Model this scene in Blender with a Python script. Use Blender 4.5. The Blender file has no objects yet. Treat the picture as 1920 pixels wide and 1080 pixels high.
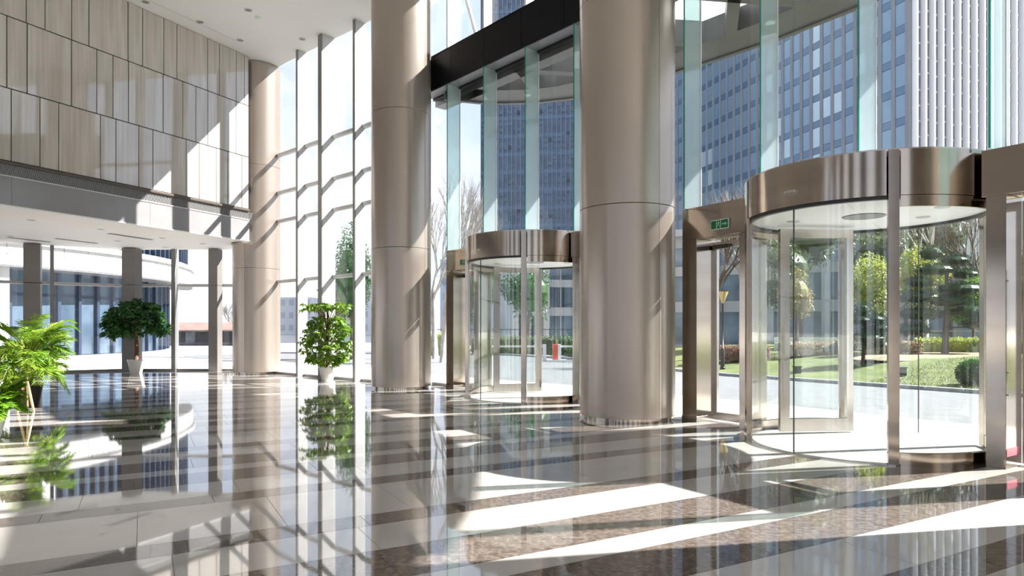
import bpy, math, random
import numpy as np
from mathutils import Vector, Matrix

rnd = random.Random(7)
C = bpy.context.scene.collection
SC = bpy.context.scene
R_ = math.radians

# ------------------------------------------------------------------ camera
cd = bpy.data.cameras.new('camera'); cam = bpy.data.objects.new('camera', cd); C.objects.link(cam)
cam.location = (0, 0, 1.5); cam.rotation_euler = (R_(90), 0, 0)
cd.sensor_width = 36; cd.lens = 36 * 1250 / 1920; cd.shift_y = 76 / 1920
cd.clip_start = .05; cd.clip_end = 900
SC.camera = cam

# ------------------------------------------------------------------ sky and sun
SUN_EL, SUN_AZ = R_(42), math.atan2(.19, .98)
w = bpy.data.worlds.new('sky'); SC.world = w; w.use_nodes = True
nt = w.node_tree; nt.nodes.clear()
def _n(nt, t, **k):
    n = nt.nodes.new(t)
    for a, b in k.items():
        if a in n.inputs: n.inputs[a].default_value = b
        else: setattr(n, a, b)
    return n
tc = _n(nt, 'ShaderNodeTexCoord'); sx = _n(nt, 'ShaderNodeSeparateXYZ')
nt.links.new(tc.outputs['Generated'], sx.inputs[0])
cr = _n(nt, 'ShaderNodeValToRGB'); e = cr.color_ramp
e.elements[0].position = 0.0; e.elements[0].color = (.66, .72, .86, 1)
e.elements[1].position = .75; e.elements[1].color = (.50, .64, .92, 1)
m_ = e.elements.new(.22); m_.color = (.60, .70, .90, 1)
nt.links.new(sx.outputs[2], cr.inputs[0])
mp = _n(nt, 'ShaderNodeMapping'); mp.inputs['Scale'].default_value = (1.3, 1.3, 3.2)
nt.links.new(tc.outputs['Generated'], mp.inputs[0])
no = _n(nt, 'ShaderNodeTexNoise', Scale=2.2, Detail=6.0, Roughness=.55)
nt.links.new(mp.outputs[0], no.inputs['Vector'])
c2 = _n(nt, 'ShaderNodeValToRGB'); c2.color_ramp.elements[0].position = .42; c2.color_ramp.elements[1].position = .68
nt.links.new(no.outputs['Fac'], c2.inputs[0])
mx = _n(nt, 'ShaderNodeMixRGB'); mx.inputs[2].default_value = (.92, .93, .95, 1)
nt.links.new(c2.outputs[0], mx.inputs[0]); nt.links.new(cr.outputs[0], mx.inputs[1])
bg = _n(nt, 'ShaderNodeBackground', Strength=1.1); ow = _n(nt, 'ShaderNodeOutputWorld')
nt.links.new(mx.outputs[0], bg.inputs[0]); nt.links.new(bg.outputs[0], ow.inputs[0])

ld = bpy.data.lights.new('sun', 'SUN'); ld.energy = 15; ld.angle = R_(.55); ld.color = (1, .96, .92)
sun = bpy.data.objects.new('sun', ld); C.objects.link(sun); sun.location = (30, 10, 40)
sdir = Vector((math.cos(SUN_EL) * math.cos(SUN_AZ), math.cos(SUN_EL) * math.sin(SUN_AZ), math.sin(SUN_EL)))
sun.rotation_euler = sdir.to_track_quat('Z', 'Y').to_euler()

SC.view_settings.view_transform = 'Standard'; SC.view_settings.look = 'None'
SC.view_settings.gamma = 1; SC.view_settings.use_curve_mapping = False
SC.view_settings.exposure = 0.4
SC.cycles.transparent_max_bounces = 40; SC.cycles.max_bounces = 9
SC.cycles.diffuse_bounces = 5; SC.cycles.glossy_bounces = 5; SC.cycles.transmission_bounces = 6
SC.cycles.sample_clamp_indirect = 6; SC.cycles.caustics_reflective = False; SC.cycles.caustics_refractive = False

# ------------------------------------------------------------------ materials
MATS = {}
def mat(name, col, rough=.5, metal=0.0, col2=None, scale=4.0, detail=4.0, stretch=(1, 1, 1), bump=0.0, bscale=None,
        spec=.5, lo=.35, hi=.65, rrough=None, coat=0.0, transl=0.0, dist=0.0, aniso=0.0):
    if name in MATS: return MATS[name]
    m = bpy.data.materials.new(name); m.use_nodes = True; nt = m.node_tree
    p = nt.nodes['Principled BSDF']
    p.inputs['Base Color'].default_value = (*col, 1); p.inputs['Roughness'].default_value = rough
    p.inputs['Metallic'].default_value = metal; p.inputs['Specular IOR Level'].default_value = spec
    p.inputs['Coat Weight'].default_value = coat; p.inputs['Coat Roughness'].default_value = .03
    if aniso: p.inputs['Anisotropic'].default_value = aniso
    tc = _n(nt, 'ShaderNodeTexCoord'); mp = _n(nt, 'ShaderNodeMapping'); mp.inputs['Scale'].default_value = stretch
    nt.links.new(tc.outputs['Object'], mp.inputs[0])
    n1 = _n(nt, 'ShaderNodeTexNoise', Scale=scale, Detail=detail, Distortion=dist)
    nt.links.new(mp.outputs[0], n1.inputs['Vector'])
    if col2:
        cr = _n(nt, 'ShaderNodeValToRGB'); cr.color_ramp.elements[0].position = lo; cr.color_ramp.elements[1].position = hi
        cr.color_ramp.elements[0].color = (*col, 1); cr.color_ramp.elements[1].color = (*col2, 1)
        nt.links.new(n1.outputs['Fac'], cr.inputs[0]); nt.links.new(cr.outputs[0], p.inputs['Base Color'])
    if rrough is not None:
        mr = _n(nt, 'ShaderNodeMapRange'); mr.inputs['To Min'].default_value = rough; mr.inputs['To Max'].default_value = rrough
        nt.links.new(n1.outputs['Fac'], mr.inputs['Value']); nt.links.new(mr.outputs[0], p.inputs['Roughness'])
    if bump:
        n2 = n1
        if bscale:
            n2 = _n(nt, 'ShaderNodeTexNoise', Scale=bscale, Detail=2.0); nt.links.new(mp.outputs[0], n2.inputs['Vector'])
        b = _n(nt, 'ShaderNodeBump', Strength=bump, Distance=.02)
        nt.links.new(n2.outputs['Fac'], b.inputs['Height']); nt.links.new(b.outputs[0], p.inputs['Normal'])
    if transl:
        out = nt.nodes['Material Output']; t = _n(nt, 'ShaderNodeBsdfTranslucent'); ms = _n(nt, 'ShaderNodeMixShader')
        ms.inputs[0].default_value = transl
        if col2: nt.links.new(cr.outputs[0], t.inputs[0])
        else: t.inputs[0].default_value = (*col, 1)
        nt.links.new(p.outputs[0], ms.inputs[1]); nt.links.new(t.outputs[0], ms.inputs[2]); nt.links.new(ms.outputs[0], out.inputs[0])
    MATS[name] = m; return m

def glass(name, tint, refl=1.0, milk=0.0, milkcol=(.8, .95, .95), rough=0.0, ior=1.45, smear=0.0):
    m = bpy.data.materials.new(name); m.use_nodes = True; nt = m.node_tree; nt.nodes.clear()
    out = _n(nt, 'ShaderNodeOutputMaterial'); t = _n(nt, 'ShaderNodeBsdfTransparent'); t.inputs[0].default_value = (*tint, 1)
    g = _n(nt, 'ShaderNodeBsdfGlossy', Roughness=rough); g.inputs[0].default_value = (refl, refl, refl, 1)
    lw = _n(nt, 'ShaderNodeLayerWeight', Blend=.5); pw = _n(nt, 'ShaderNodeMath', operation='POWER'); pw.inputs[1].default_value = 5
    mr = _n(nt, 'ShaderNodeMapRange'); mr.inputs['To Min'].default_value = ((ior - 1) / (ior + 1)) ** 2; mr.inputs['To Max'].default_value = 1
    ms = _n(nt, 'ShaderNodeMixShader')
    nt.links.new(lw.outputs['Facing'], pw.inputs[0]); nt.links.new(pw.outputs[0], mr.inputs['Value'])
    nt.links.new(mr.outputs[0], ms.inputs[0]); src = t
    if milk or smear:
        d = _n(nt, 'ShaderNodeBsdfDiffuse'); d.inputs[0].default_value = (*milkcol, 1)
        tl = _n(nt, 'ShaderNodeBsdfTranslucent'); tl.inputs[0].default_value = (*milkcol, 1)
        a = _n(nt, 'ShaderNodeMixShader'); a.inputs[0].default_value = .5
        nt.links.new(d.outputs[0], a.inputs[1]); nt.links.new(tl.outputs[0], a.inputs[2])
        b = _n(nt, 'ShaderNodeMixShader'); b.inputs[0].default_value = milk
        nt.links.new(t.outputs[0], b.inputs[1]); nt.links.new(a.outputs[0], b.inputs[2]); src = b
    nt.links.new(src.outputs[0], ms.inputs[1]); nt.links.new(g.outputs[0], ms.inputs[2]); nt.links.new(ms.outputs[0], out.inputs[0])
    MATS[name] = m; return m

M_TILE_L = mat('beige_marble', (.50, .475, .44), .02, col2=(.60, .57, .535), scale=.9, detail=7, rrough=.05, bump=.010, bscale=2.2, spec=.75, coat=.5)
M_TILE_D = mat('brown_marble', (.10, .080, .068), .02, col2=(.23, .195, .165), scale=22, detail=15, dist=.5, rrough=.05, bump=.010, bscale=2.2, spec=.75, coat=.5, lo=.36, hi=.74)
M_JOINT = mat('floor_joint', (.16, .14, .125), .5)
M_CEIL = mat('ceiling_paint', (.84, .83, .82), .7, col2=(.87, .86, .85), scale=.4)
M_PANEL = mat('striped_stone', (.47, .425, .375), .05, col2=(.63, .59, .545), scale=1.1, detail=8, stretch=(9, 9, .35), spec=1.0, coat=1.0, dist=.5, lo=.3, hi=.7)
M_GAP = mat('dark_backing', (.05, .042, .036), .6)
M_COL = mat('champagne_cladding', (.42, .36, .31), .27, metal=.6, col2=(.46, .40, .345), scale=.7, stretch=(1, 1, .2), spec=.5)
M_STEEL = mat('brushed_steel', (.45, .385, .325), .11, metal=1, col2=(.50, .435, .37), scale=1.5, stretch=(.4, .4, 3), rrough=.14)
M_STEELH = mat('brushed_steel_light', (.54, .50, .46), .20, metal=1, col2=(.60, .56, .52), scale=2, stretch=(.5, .5, 2), rrough=.26)
M_DARK = mat('dark_trim', (.03, .03, .032), .4)
M_BEAM = mat('black_panel', (.005, .005, .007), .5, col2=(.008, .008, .010), scale=2, spec=.12)
M_SOFFIT = mat('grey_soffit_metal', (.22, .22, .23), .35, metal=.3)
M_ALU = mat('grey_aluminium', (.50, .50, .50), .42, metal=.15, col2=(.56, .56, .56), scale=1.2)
M_ALUD = mat('dark_aluminium', (.24, .235, .23), .4, metal=.15)
M_FASC = mat('grey_fascia', (.25, .243, .245), .2, col2=(.29, .282, .284), scale=.8, spec=.6, coat=.2)
M_BROWN = mat('brown_lip', (.10, .08, .065), .35, metal=.3)
M_CDK = mat('dark_column_cladding', (.20, .185, .175), .4, metal=.2, col2=(.24, .22, .21), scale=1)
M_WHITE = mat('white_paint', (.78, .78, .77), .5)
M_GLASS = glass('clear_glass', (.985, .99, .99))
M_DGLASS = glass('door_glass', (.965, .983, .978), ior=1.5)
M_FIN = glass('green_glass', (.80, .93, .92), milk=.32, milkcol=(.86, .95, .96), ior=1.6)
M_FEDGE = mat('green_glass_edge', (.03, .30, .22), .08, col2=(.06, .42, .32), scale=2, stretch=(1, 1, .3), transl=.35)
M_SKYL = glass('skylight_glass', (.92, .95, .95), milk=.72, milkcol=(.97, 1.0, 1.0))
M_CANOPY = mat('canopy_metal', (.085, .088, .088), .4, metal=.1, col2=(.11, .112, .112), scale=.8)
M_PAVE = mat('pavement_stone', (.46, .45, .43), .7, col2=(.54, .53, .50), scale=1.5, detail=8)
M_ROAD = mat('asphalt', (.145, .15, .16), .85, col2=(.175, .18, .19), scale=3, detail=10, bump=.1, bscale=60)
M_KERB = mat('kerb_stone', (.30, .31, .33), .7)
M_GRASS = mat('lawn_grass', (.06, .085, .018), .9, col2=(.15, .175, .045), scale=1.6, detail=8, lo=.3, hi=.75)
M_SOIL = mat('dry_soil', (.28, .21, .15), .9, col2=(.20, .17, .09), scale=2.5, detail=9)
M_BWHITE = mat('white_cladding', (.50, .495, .49), .45, col2=(.55, .545, .54), scale=.5)
M_BGLASS = mat('dark_blue_glazing', (.04, .07, .11), .08, col2=(.12, .175, .24), scale=.35, detail=7, spec=.8, metal=.2)
M_BMULL = mat('navy_mullion', (.02, .035, .07), .4)
M_TW1 = mat('tower_glass_blue', (.14, .235, .33), .12, col2=(.19, .285, .38), scale=.12, metal=.2, spec=.8)
M_TW2 = mat('tower_glass_pale', (.34, .46, .54), .12, col2=(.42, .53, .60), scale=.12, metal=.2, spec=.8)
M_TW3 = mat('tower_glass_deep', (.075, .14, .225), .15, metal=.2, spec=.8)
M_TPIL = mat('tower_pilaster', (.15, .165, .19), .5, col2=(.19, .205, .23), scale=.1)
M_TFIN = mat('tower_white_fin', (.72, .73, .76), .5)
M_PODS = mat('podium_stone', (.34, .34, .35), .6, col2=(.42, .42, .43), scale=.4)
M_PODG = mat('podium_glass', (.08, .12, .17), .1, col2=(.17, .24, .31), scale=.5, metal=.2, spec=.8)
M_POT = mat('white_pot', (.80, .78, .75), .35)
M_POTD = mat('black_pot', (.018, .012, .010), .3)
M_EARTH = mat('potting_soil', (.05, .035, .025), .95)
M_GOLD = mat('brass', (.88, .70, .34), .35, metal=.7)
M_TRUNK = mat('brown_trunk', (.16, .075, .045), .8, col2=(.10, .05, .03), scale=8, bump=.4)
M_BARK = mat('pale_bark', (.30, .27, .24), .85, col2=(.45, .42, .39), scale=3, bump=.3)
M_BARKD = mat('dark_bark', (.09, .06, .045), .85, col2=(.14, .10, .075), scale=4, bump=.3)
def leafmat(n, a, b, tr=.35, sc=3.0): return mat(n, a, .45, col2=b, scale=sc, detail=3, transl=tr, lo=.38, hi=.62)
L_DARK = leafmat('leaf_dark_green', (.012, .06, .012), (.05, .16, .03))
L_MID = leafmat('leaf_mid_green', (.085, .19, .015), (.26, .42, .04))
L_LIME = leafmat('leaf_lime', (.17, .36, .02), (.42, .58, .08))
L_PINE = leafmat('pine_needle', (.012, .04, .022), (.045, .09, .03), sc=2, tr=.2)
L_YEL = leafmat('leaf_yellow_green', (.28, .34, .06), (.48, .50, .12), sc=2)
L_OLIVE = leafmat('leaf_olive', (.07, .10, .04), (.15, .18, .07), sc=1)
L_ORA = leafmat('leaf_orange', (.28, .20, .06), (.38, .34, .10), sc=2)
L_RED = leafmat('leaf_dusty_red', (.24, .09, .08), (.36, .22, .17), sc=3)
L_TAN = leafmat('leaf_tan_pink', (.34, .24, .18), (.40, .33, .20), sc=3)
M_GREEN = mat('exit_green', (.0, .13, .04), .3)
M_GREENL = mat('exit_green_pale', (.25, .62, .42), .4)
M_SIGNW = mat('sign_white', (.75, .85, .78), .4)
M_RED = mat('barrier_red', (.70, .10, .07), .5)
M_PINK = mat('pink_film', (.75, .22, .26), .4)
M_BLACK = mat('black_steel', (.012, .012, .016), .4)
M_AMBER = mat('amber_glass', (.7, .5, .2), .3)
M_ROOF = mat('pink_roof', (.22, .14, .12), .8, col2=(.28, .19, .165), scale=1)
M_GREYD = mat('grey_disc', (.26, .26, .25), .5)

# ------------------------------------------------------------------ mesh helpers
class MB:
    def __init__(s): s.v = []; s.f = []
    def add(s, vs, fs):
        o = len(s.v); s.v += [tuple(map(float, p)) for p in vs]; s.f += [tuple(i + o for i in f) for f in fs]; return s
    def box(s, x0, x1, y0, y1, z0, z1, rz=0, at=(0, 0, 0)):
        vs = [(x, y, z) for z in (z0, z1) for x, y in ((x0, y0), (x1, y0), (x1, y1), (x0, y1))]
        if rz or at != (0, 0, 0):
            c, q = math.cos(rz), math.sin(rz)
            vs = [(at[0] + c * x - q * y, at[1] + q * x + c * y, at[2] + z) for x, y, z in vs]
        return s.add(vs, [(3, 2, 1, 0), (4, 5, 6, 7), (0, 1, 5, 4), (1, 2, 6, 5), (2, 3, 7, 6), (3, 0, 4, 7)])
    def prism(s, poly, z0, z1):
        a = sum(poly[i - 1][0] * poly[i][1] - poly[i][0] * poly[i - 1][1] for i in range(len(poly)))
        if a < 0: poly = poly[::-1]
        n = len(poly)
        return s.add([(x, y, z0) for x, y in poly] + [(x, y, z1) for x, y in poly],
                     [tuple(range(n))[::-1], tuple(range(n, 2 * n))] + [(i, (i + 1) % n, n + (i + 1) % n, n + i) for i in range(n)])
    def tube(s, pts, rs, n=6, cap=True):
        pts = [Vector(p) for p in pts]; rings = []; vs = []; fs = []
        for i, p in enumerate(pts):
            d = (pts[min(i + 1, len(pts) - 1)] - pts[max(i - 1, 0)]).normalized()
            a = d.cross(Vector((0, 0, 1)) if abs(d.z) < .9 else Vector((1, 0, 0))).normalized(); b = d.cross(a)
            r = rs[i] if hasattr(rs, '__len__') else rs
            vs += [p + a * (r * math.cos(2 * math.pi * k / n)) + b * (r * math.sin(2 * math.pi * k / n)) for k in range(n)]
        for i in range(len(pts) - 1):
            for k in range(n):
                k2 = (k + 1) % n; fs.append((i * n + k, i * n + k2, (i + 1) * n + k2, (i + 1) * n + k))
        if cap: fs += [tuple(range(n)), tuple(range((len(pts) - 1) * n, len(pts) * n))[::-1]]
        return s.add(vs, fs)
    def lathe(s, prof, n=32, c=(0, 0, 0), a0=0, a1=360, closed=True):
        full = abs(a1 - a0) >= 360; k = n if full else n + 1; m = len(prof); vs = []; fs = []
        for i in range(k):
            a = R_(a0 + (a1 - a0) * i / n); vs += [(c[0] + r * math.cos(a), c[1] + r * math.sin(a), c[2] + z) for r, z in prof]
        for i in range(n):
            j = (i + 1) % k
            for q in range(m if closed else m - 1):
                q2 = (q + 1) % m; fs.append((i * m + q, j * m + q, j * m + q2, i * m + q2))
        if not full and closed: fs += [tuple(range(m)), tuple(range(n * m, n * m + m))[::-1]]
        return s.add(vs, fs)
    def band(s, cx, cy, r0, r1, f0, f1, z0, z1, n=24):
        # angle f measured from +y towards +x, degrees
        return s.lathe([(r0, z0), (r1, z0), (r1, z1), (r0, z1)], n, (cx, cy, 0), 90 - f1, 90 - f0)
    def build(s, name, m, parent=None, smooth=False, kind=None, bevel=0, autos=False):
        me = bpy.data.meshes.new(name); me.from_pydata(s.v, [], s.f); me.update()
        if smooth or autos: me.polygons.foreach_set('use_smooth', [True] * len(me.polygons))
        if autos: me.set_sharp_from_angle(angle=R_(35))
        me.materials.append(m); o = bpy.data.objects.new(name, me); C.objects.link(o)
        if parent: o.parent = parent
        if kind: o['kind'] = kind
        if bevel:
            b = o.modifiers.new('bevel', 'BEVEL'); b.width = bevel; b.segments = 2; b.limit_method = 'ANGLE'
        return o

def npmesh(name, V, F, m, parent=None, kind=None, smooth=False):
    me = bpy.data.meshes.new(name); V = np.asarray(V, np.float32).reshape(-1, 3); F = np.asarray(F, np.int32); k = F.shape[1]
    me.vertices.add(len(V)); me.vertices.foreach_set('co', V.ravel())
    me.loops.add(F.size); me.loops.foreach_set('vertex_index', F.ravel())
    me.polygons.add(len(F)); me.polygons.foreach_set('loop_start', np.arange(0, F.size, k, dtype=np.int32))
    me.polygons.foreach_set('loop_total', np.full(len(F), k, np.int32)); me.update(calc_edges=True)
    me.materials.append(m); o = bpy.data.objects.new(name, me); C.objects.link(o)
    if parent: o.parent = parent
    if kind: o['kind'] = kind
    return o

def empty(name, loc=(0, 0, 0), rz=0, kind=None, label=None, cat=None, group=None):
    o = bpy.data.objects.new(name, None); C.objects.link(o); o.location = loc; o.rotation_euler = (0, 0, rz); o.empty_display_size = .1
    return tag(o, kind, label, cat, group)
def tag(o, kind=None, label=None, cat=None, group=None):
    if kind: o['kind'] = kind
    if label: o['label'] = label
    if cat: o['category'] = cat
    if group: o['group'] = group
    return o
def copy_of(o, loc, parent=None, rz=None):
    c = o.copy(); C.objects.link(c); c.location = loc
    if parent: c.parent = parent
    if rz is not None: c.rotation_euler = (0, 0, rz)
    return c
def clip(poly, a, b):
    """part of poly on the inner (left) side of a->b"""
    out = []
    for i in range(len(poly)):
        p, q = poly[i], poly[(i + 1) % len(poly)]
        sp = (b[0] - a[0]) * (p[1] - a[1]) - (b[1] - a[1]) * (p[0] - a[0]); sq = (b[0] - a[0]) * (q[1] - a[1]) - (b[1] - a[1]) * (q[0] - a[0])
        if sp >= 0: out.append(p)
        if (sp < 0) != (sq < 0):
            t = sp / (sp - sq); out.append((p[0] + (q[0] - p[0]) * t, p[1] + (q[1] - p[1]) * t))
    return out
def clip_poly(poly, ring):  # ring counter-clockwise, convex
    for i in range(len(ring)):
        if len(poly) < 3: return []
        poly = clip(poly, ring[i], ring[(i + 1) % len(ring)])
    return poly
def area(p): return abs(sum(p[i - 1][0] * p[i][1] - p[i][0] * p[i - 1][1] for i in range(len(p)))) / 2

def leaves(pts, size, aspect=.45, droop=.3, seed=1, dirs=None):
    """diamond-shaped folded leaves: two triangles each; returns V, F"""
    g = np.random.default_rng(seed); P = np.asarray(pts, float); n = len(P)
    D = g.normal(size=(n, 3)) if dirs is None else np.asarray(dirs, float) + g.normal(size=(n, 3)) * .25
    D[:, 2] -= droop; D /= np.linalg.norm(D, axis=1, keepdims=True) + 1e-9
    S = np.cross(D, g.normal(size=(n, 3)) * .5 + np.array([0, 0, 1.0])); S /= np.linalg.norm(S, axis=1, keepdims=True) + 1e-9
    L = (size * g.uniform(.7, 1.25, n))[:, None]
    mid = P + D * L * .45
    V = np.stack([P, mid + S * L * aspect * .5, P + D * L - np.array([0, 0, .12]) * L, mid - S * L * aspect * .5], 1).reshape(-1, 3)
    b = np.arange(n)[:, None] * 4
    F = np.concatenate([b + [0, 1, 2], b + [0, 2, 3]])
    return V, F
def blob_pts(n, c, r, seed=1, shell=.55):
    g = np.random.default_rng(seed); d = g.normal(size=(n, 3)); d /= np.linalg.norm(d, axis=1, keepdims=True)
    return np.array(c) + d * np.array(r) * (g.uniform(shell, 1, n) ** (1 / 1.5))[:, None]

# =====================================================================================
# SETTING
# local frames on the glass front: x runs along it (away from the camera), y points into the hall
U = lambda deg: (-math.sin(R_(deg)), math.cos(R_(deg)))
AR, AL, AW = 33.0, 41.0, 48.0
OR = (4.326, 8.528); OL = (.214, 14.52); OW = (-7.6, 22.0)
def on(O, deg, x, y=0.0):
    u = U(deg); v = (-u[1], u[0]); return (O[0] + u[0] * x + v[0] * y, O[1] + u[1] * x + v[1] * y)
rz_of = lambda deg: R_(90 + deg)
HALL = [(-24, -9), (12.6, -9), on(OR, AR, -14, -.4), on(OR, AR, 3.4, -.4), on(OL, AL, -2.2, -.4), on(OL, AL, 4.0, -.4), on(OW, AW, 1.6, -.05),
        (-9.9, 23.75), (-13.8, 23.75), (-17.2, 21.5), (-21, 17.5), (-24, 12)]

# ---- floor: bands of polished stone, cut into slabs
floor = empty('floor', kind='structure')
MB().prism(HALL, -.30, -.006).build('screed', M_JOINT, floor)
ND = (-.4848, .8746); DD = (.8746, .4848)
pat = [(1.0, 0), (.30, 1), (.57, 0), (.53, 1), (.28, 0), (.56, 1), (.57, 0), (.30, 1)]
PER = sum(a for a, b in pat); q = 5.26 - 5 * PER; i = 0; tiles = []
hull = [(-24, -9), (12.6, -9), on(OR, AR, -14, -.4), on(OR, AR, 3.4, -.4), on(OL, AL, -1.0, -.4), on(OL, AL, 4.0, -.4), on(OW, AW, 1.6, -.05),
        (-9.9, 23.75), (-13.8, 23.75), (-17.2, 21.5), (-21, 17.5), (-24, 12)]
tr = random.Random(3)
while q < 34:
    wd, dark = pat[i % 8]; i += 1
    ln = 1.25 if wd < .9 else 1.0
    s0 = -30 + tr.random() * ln
    while s0 < 26:
        g = .0018
        qq = [(q + g, s0 + g), (q + g, s0 + ln - g), (q + wd - g, s0 + ln - g), (q + wd - g, s0 + g)]
        P = [(ND[0] * a + DD[0] * b, ND[1] * a + DD[1] * b) for a, b in qq][::-1]
        P = clip_poly(P, hull)
        if len(P) > 2 and area(P) > .01: tiles.append((P, dark))
        s0 += ln
    q += wd
def seen(P):
    return sum(1 for x, y in P if y > .5 and abs(x) / y < .80 and 1875 / y < 470) > 0
def nearness(t):
    cx = sum(p[0] for p in t[0]) / len(t[0]); cy = sum(p[1] for p in t[0]) / len(t[0]); return area(t[0]) / max(cy, .5) ** 3
vis = sorted([t for t in tiles if seen(t[0])], key=nearness, reverse=True)
one = vis[:290]; ids = {id(t) for t in one}; rest = {0: MB(), 1: MB()}
for t in tiles:
    if id(t) in ids: continue
    rest[t[1]].prism(t[0], -.03, 0)
for t in one:
    MB().prism(t[0], -.03, 0).build('stone_slab', (M_TILE_L, M_TILE_D)[t[1]], floor)
rest[0].build('beige_paving', M_TILE_L, floor, kind='stuff'); rest[1].build('brown_paving', M_TILE_D, floor, kind='stuff')

# ---- ceiling of the tall hall
WALL0 = (-8.39, 21.4); WD = (-.446, -.895)
wp = lambda t, o=0.0: (WALL0[0] + WD[0] * t + o * .895, WALL0[1] + WD[1] * t - o * .446)   # o: towards the hall
ceil = empty('ceiling', kind='structure')
MB().prism([wp(-.9, -.3), wp(31, -.3), (-22.4, -9), (12.6, -9), on(OR, AR, -14, -.4), on(OR, AR, 3.4, -.4), on(OL, AL, 4.0, .05), on(OW, AW, -.2, .0), (-8.3, 22.75)], 10.2, 10.6).build('ceiling_board', M_CEIL, ceil)
MB().box(0, 8.2, 0, .08, -.012, 0, rz=math.atan2(WD[1], WD[0]), at=(*wp(1.0, .55), 10.2)).build('cove_strip', M_WHITE, ceil)
def downlight(x, y, z, r, label, group):
    t = empty('downlight', (x, y, z), label=label, cat='ceiling light', group=group)
    MB().lathe([(r, -.012), (r, 0), (r * .75, 0), (r * .75, -.012)], 20).build('ring', M_WHITE, t)
    MB().lathe([(0.001, -.006), (r * .75, -.006), (r * .75, 0), (0.001, 0)], 20).build('lens', M_GREYD, t)
for x, y, lab in [(-7.2, 18.2, 'round recessed downlight beside the yellowish smoke detector on the high ceiling'), (-6.3, 20.03, 'round recessed downlight of the high ceiling closest to the tall windows'),
                  (-8.84, 18.9, 'small downlight of the high ceiling in the middle of the strip along the panelled wall'), (-8.2, 20.1, 'small downlight of the high ceiling at the corner column end of the strip'),
                  (-9.76, 17.75, 'small downlight of the high ceiling over the top corner of the panelled wall')]:
    downlight(x, y, 10.2, .12, lab, 'high ceiling downlights')
s_ = empty('smoke_detector', (-7.09, 18.62, 10.2), label='yellowish smoke detector beside a downlight on the high ceiling', cat='smoke detector')
MB().lathe([(.001, -.05), (.05, -.05), (.08, -.02), (.08, 0), (.001, 0)], 16).build('detector_body', M_SIGNW, s_)

# ---- tall stone-panelled wall above the low ceiling
wall = empty('wall_left', kind='structure')
wr = math.atan2(WD[1], WD[0])   # local x along the wall towards the camera, y: local +y = rotate90(WD)=(.895,-.446) = into the hall
wall.location = (*WALL0, 0); wall.rotation_euler = (0, 0, wr)
MB().box(.08, 31, -.30, -.035, 5.30, 10.2).build('wall_core', M_GAP, wall)
r1 = [.08, .25, .57, 1.19, 1.62, 2.64, 3.05, 3.68, 4.09, 5.12, 5.54, 6.15, 6.56]
r2 = [.08, .57, 1.61, 2.02, 2.45, 3.07, 4.08, 4.50, 4.92, 5.54, 6.54, 6.96]
r3 = [.08, .35, .89, 1.30, 1.90, 2.34, 3.38, 3.79, 4.42, 4.83, 5.84, 6.26, 6.87]
wpat = [.62, 1.02, .41, .62, .42, 1.02, .41, .43]
for row, (z0, z1, js) in enumerate([(8.62, 10.2, r1), (6.98, 8.62, r2), (5.32, 6.98, r3)]):
    k = row
    while js[-1] < 30: js.append(js[-1] + wpat[k % 8]); k += 1
    for a, b in zip(js, js[1:]):
        o = MB().box(-(b - a) / 2 + .012, (b - a) / 2 - .012, 0, .03, z0 + .013, z1 - .013).build('stone_panel', M_PANEL, wall)
        o.location = ((a + b) / 2, -.03, 0); o.rotation_euler = (rnd.uniform(-.0012, .0012) * 0, 0, rnd.uniform(-.012, .012))
MB().box(.08, 31, -.30, .06, 5.235, 5.30).build('shadow_lip', M_BROWN, wall, bevel=.006)
MB().box(.08, 31, -.28, .0, 4.97, 5.235).build('louver_tray', M_ALUD, wall)
lv = MB()
for k in range(0, 420):
    x = k * .045
    lv.add([(x, 0, 4.99), (x + .012, 0, 4.99), (x + .012, .018, 4.99), (x, .018, 4.99), (x - .07, 0, 5.22), (x - .058, 0, 5.22), (x - .058, .018, 5.22), (x - .07, .018, 5.22)],
           [(0, 1, 2, 3), (7, 6, 5, 4), (0, 4, 5, 1), (1, 5, 6, 2), (2, 6, 7, 3), (3, 7, 4, 0)])
lv.build('louver_slats', M_ALUD, wall, kind='stuff')
MB().box(.08, 31, -.30, .045, 4.955, 4.985).build('fascia_edge', M_ALU, wall)
for k in range(9):
    MB().box(.08 + k * 3.4, .08 + k * 3.4 + 3.394, -.10, .03, 4.31, 4.955).build('fascia_panel', M_FASC, wall)
MB().box(.08, 31, -.10, .05, 4.285, 4.31).build('bottom_edge', M_WHITE, wall)

# ---- low ceiling over the side lobby
low = empty('ceiling_lower', kind='structure')
MB().prism([wp(.12, -.06), wp(31, -.06), (-24, -6), (-24, 12), (-21, 17.5), (-17.2, 21.5), (-13.8, 23.7), (-9.9, 23.66), (-9.6, 23.4), (-9.42, 22.4), (-9.1, 21.6)], 4.30, 4.50).build('ceiling_board', M_CEIL, low)
for x, y, L, a, lab in [(-11.6, 20.3, 1.5, 1.22, 'longest dark linear air slot in the low ceiling, closest to the corner column'), (-13.9, 21.3, 1.3, 1.15, 'dark linear air slot in the middle of the low ceiling'),
                   (-15.2, 21.0, 1.2, 1.1, 'thin dark air slot of the low ceiling nearest the palm')]:
    v = empty('air_vent', (x, y, 4.30), a, label=lab, cat='air vent')
    MB().box(-L / 2, L / 2, -.08, .08, -.012, 0).build('frame', M_ALUD, v); MB().box(-L / 2 + .03, L / 2 - .03, -.055, .055, -.016, -.004).build('slot', M_DARK, v)
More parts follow.
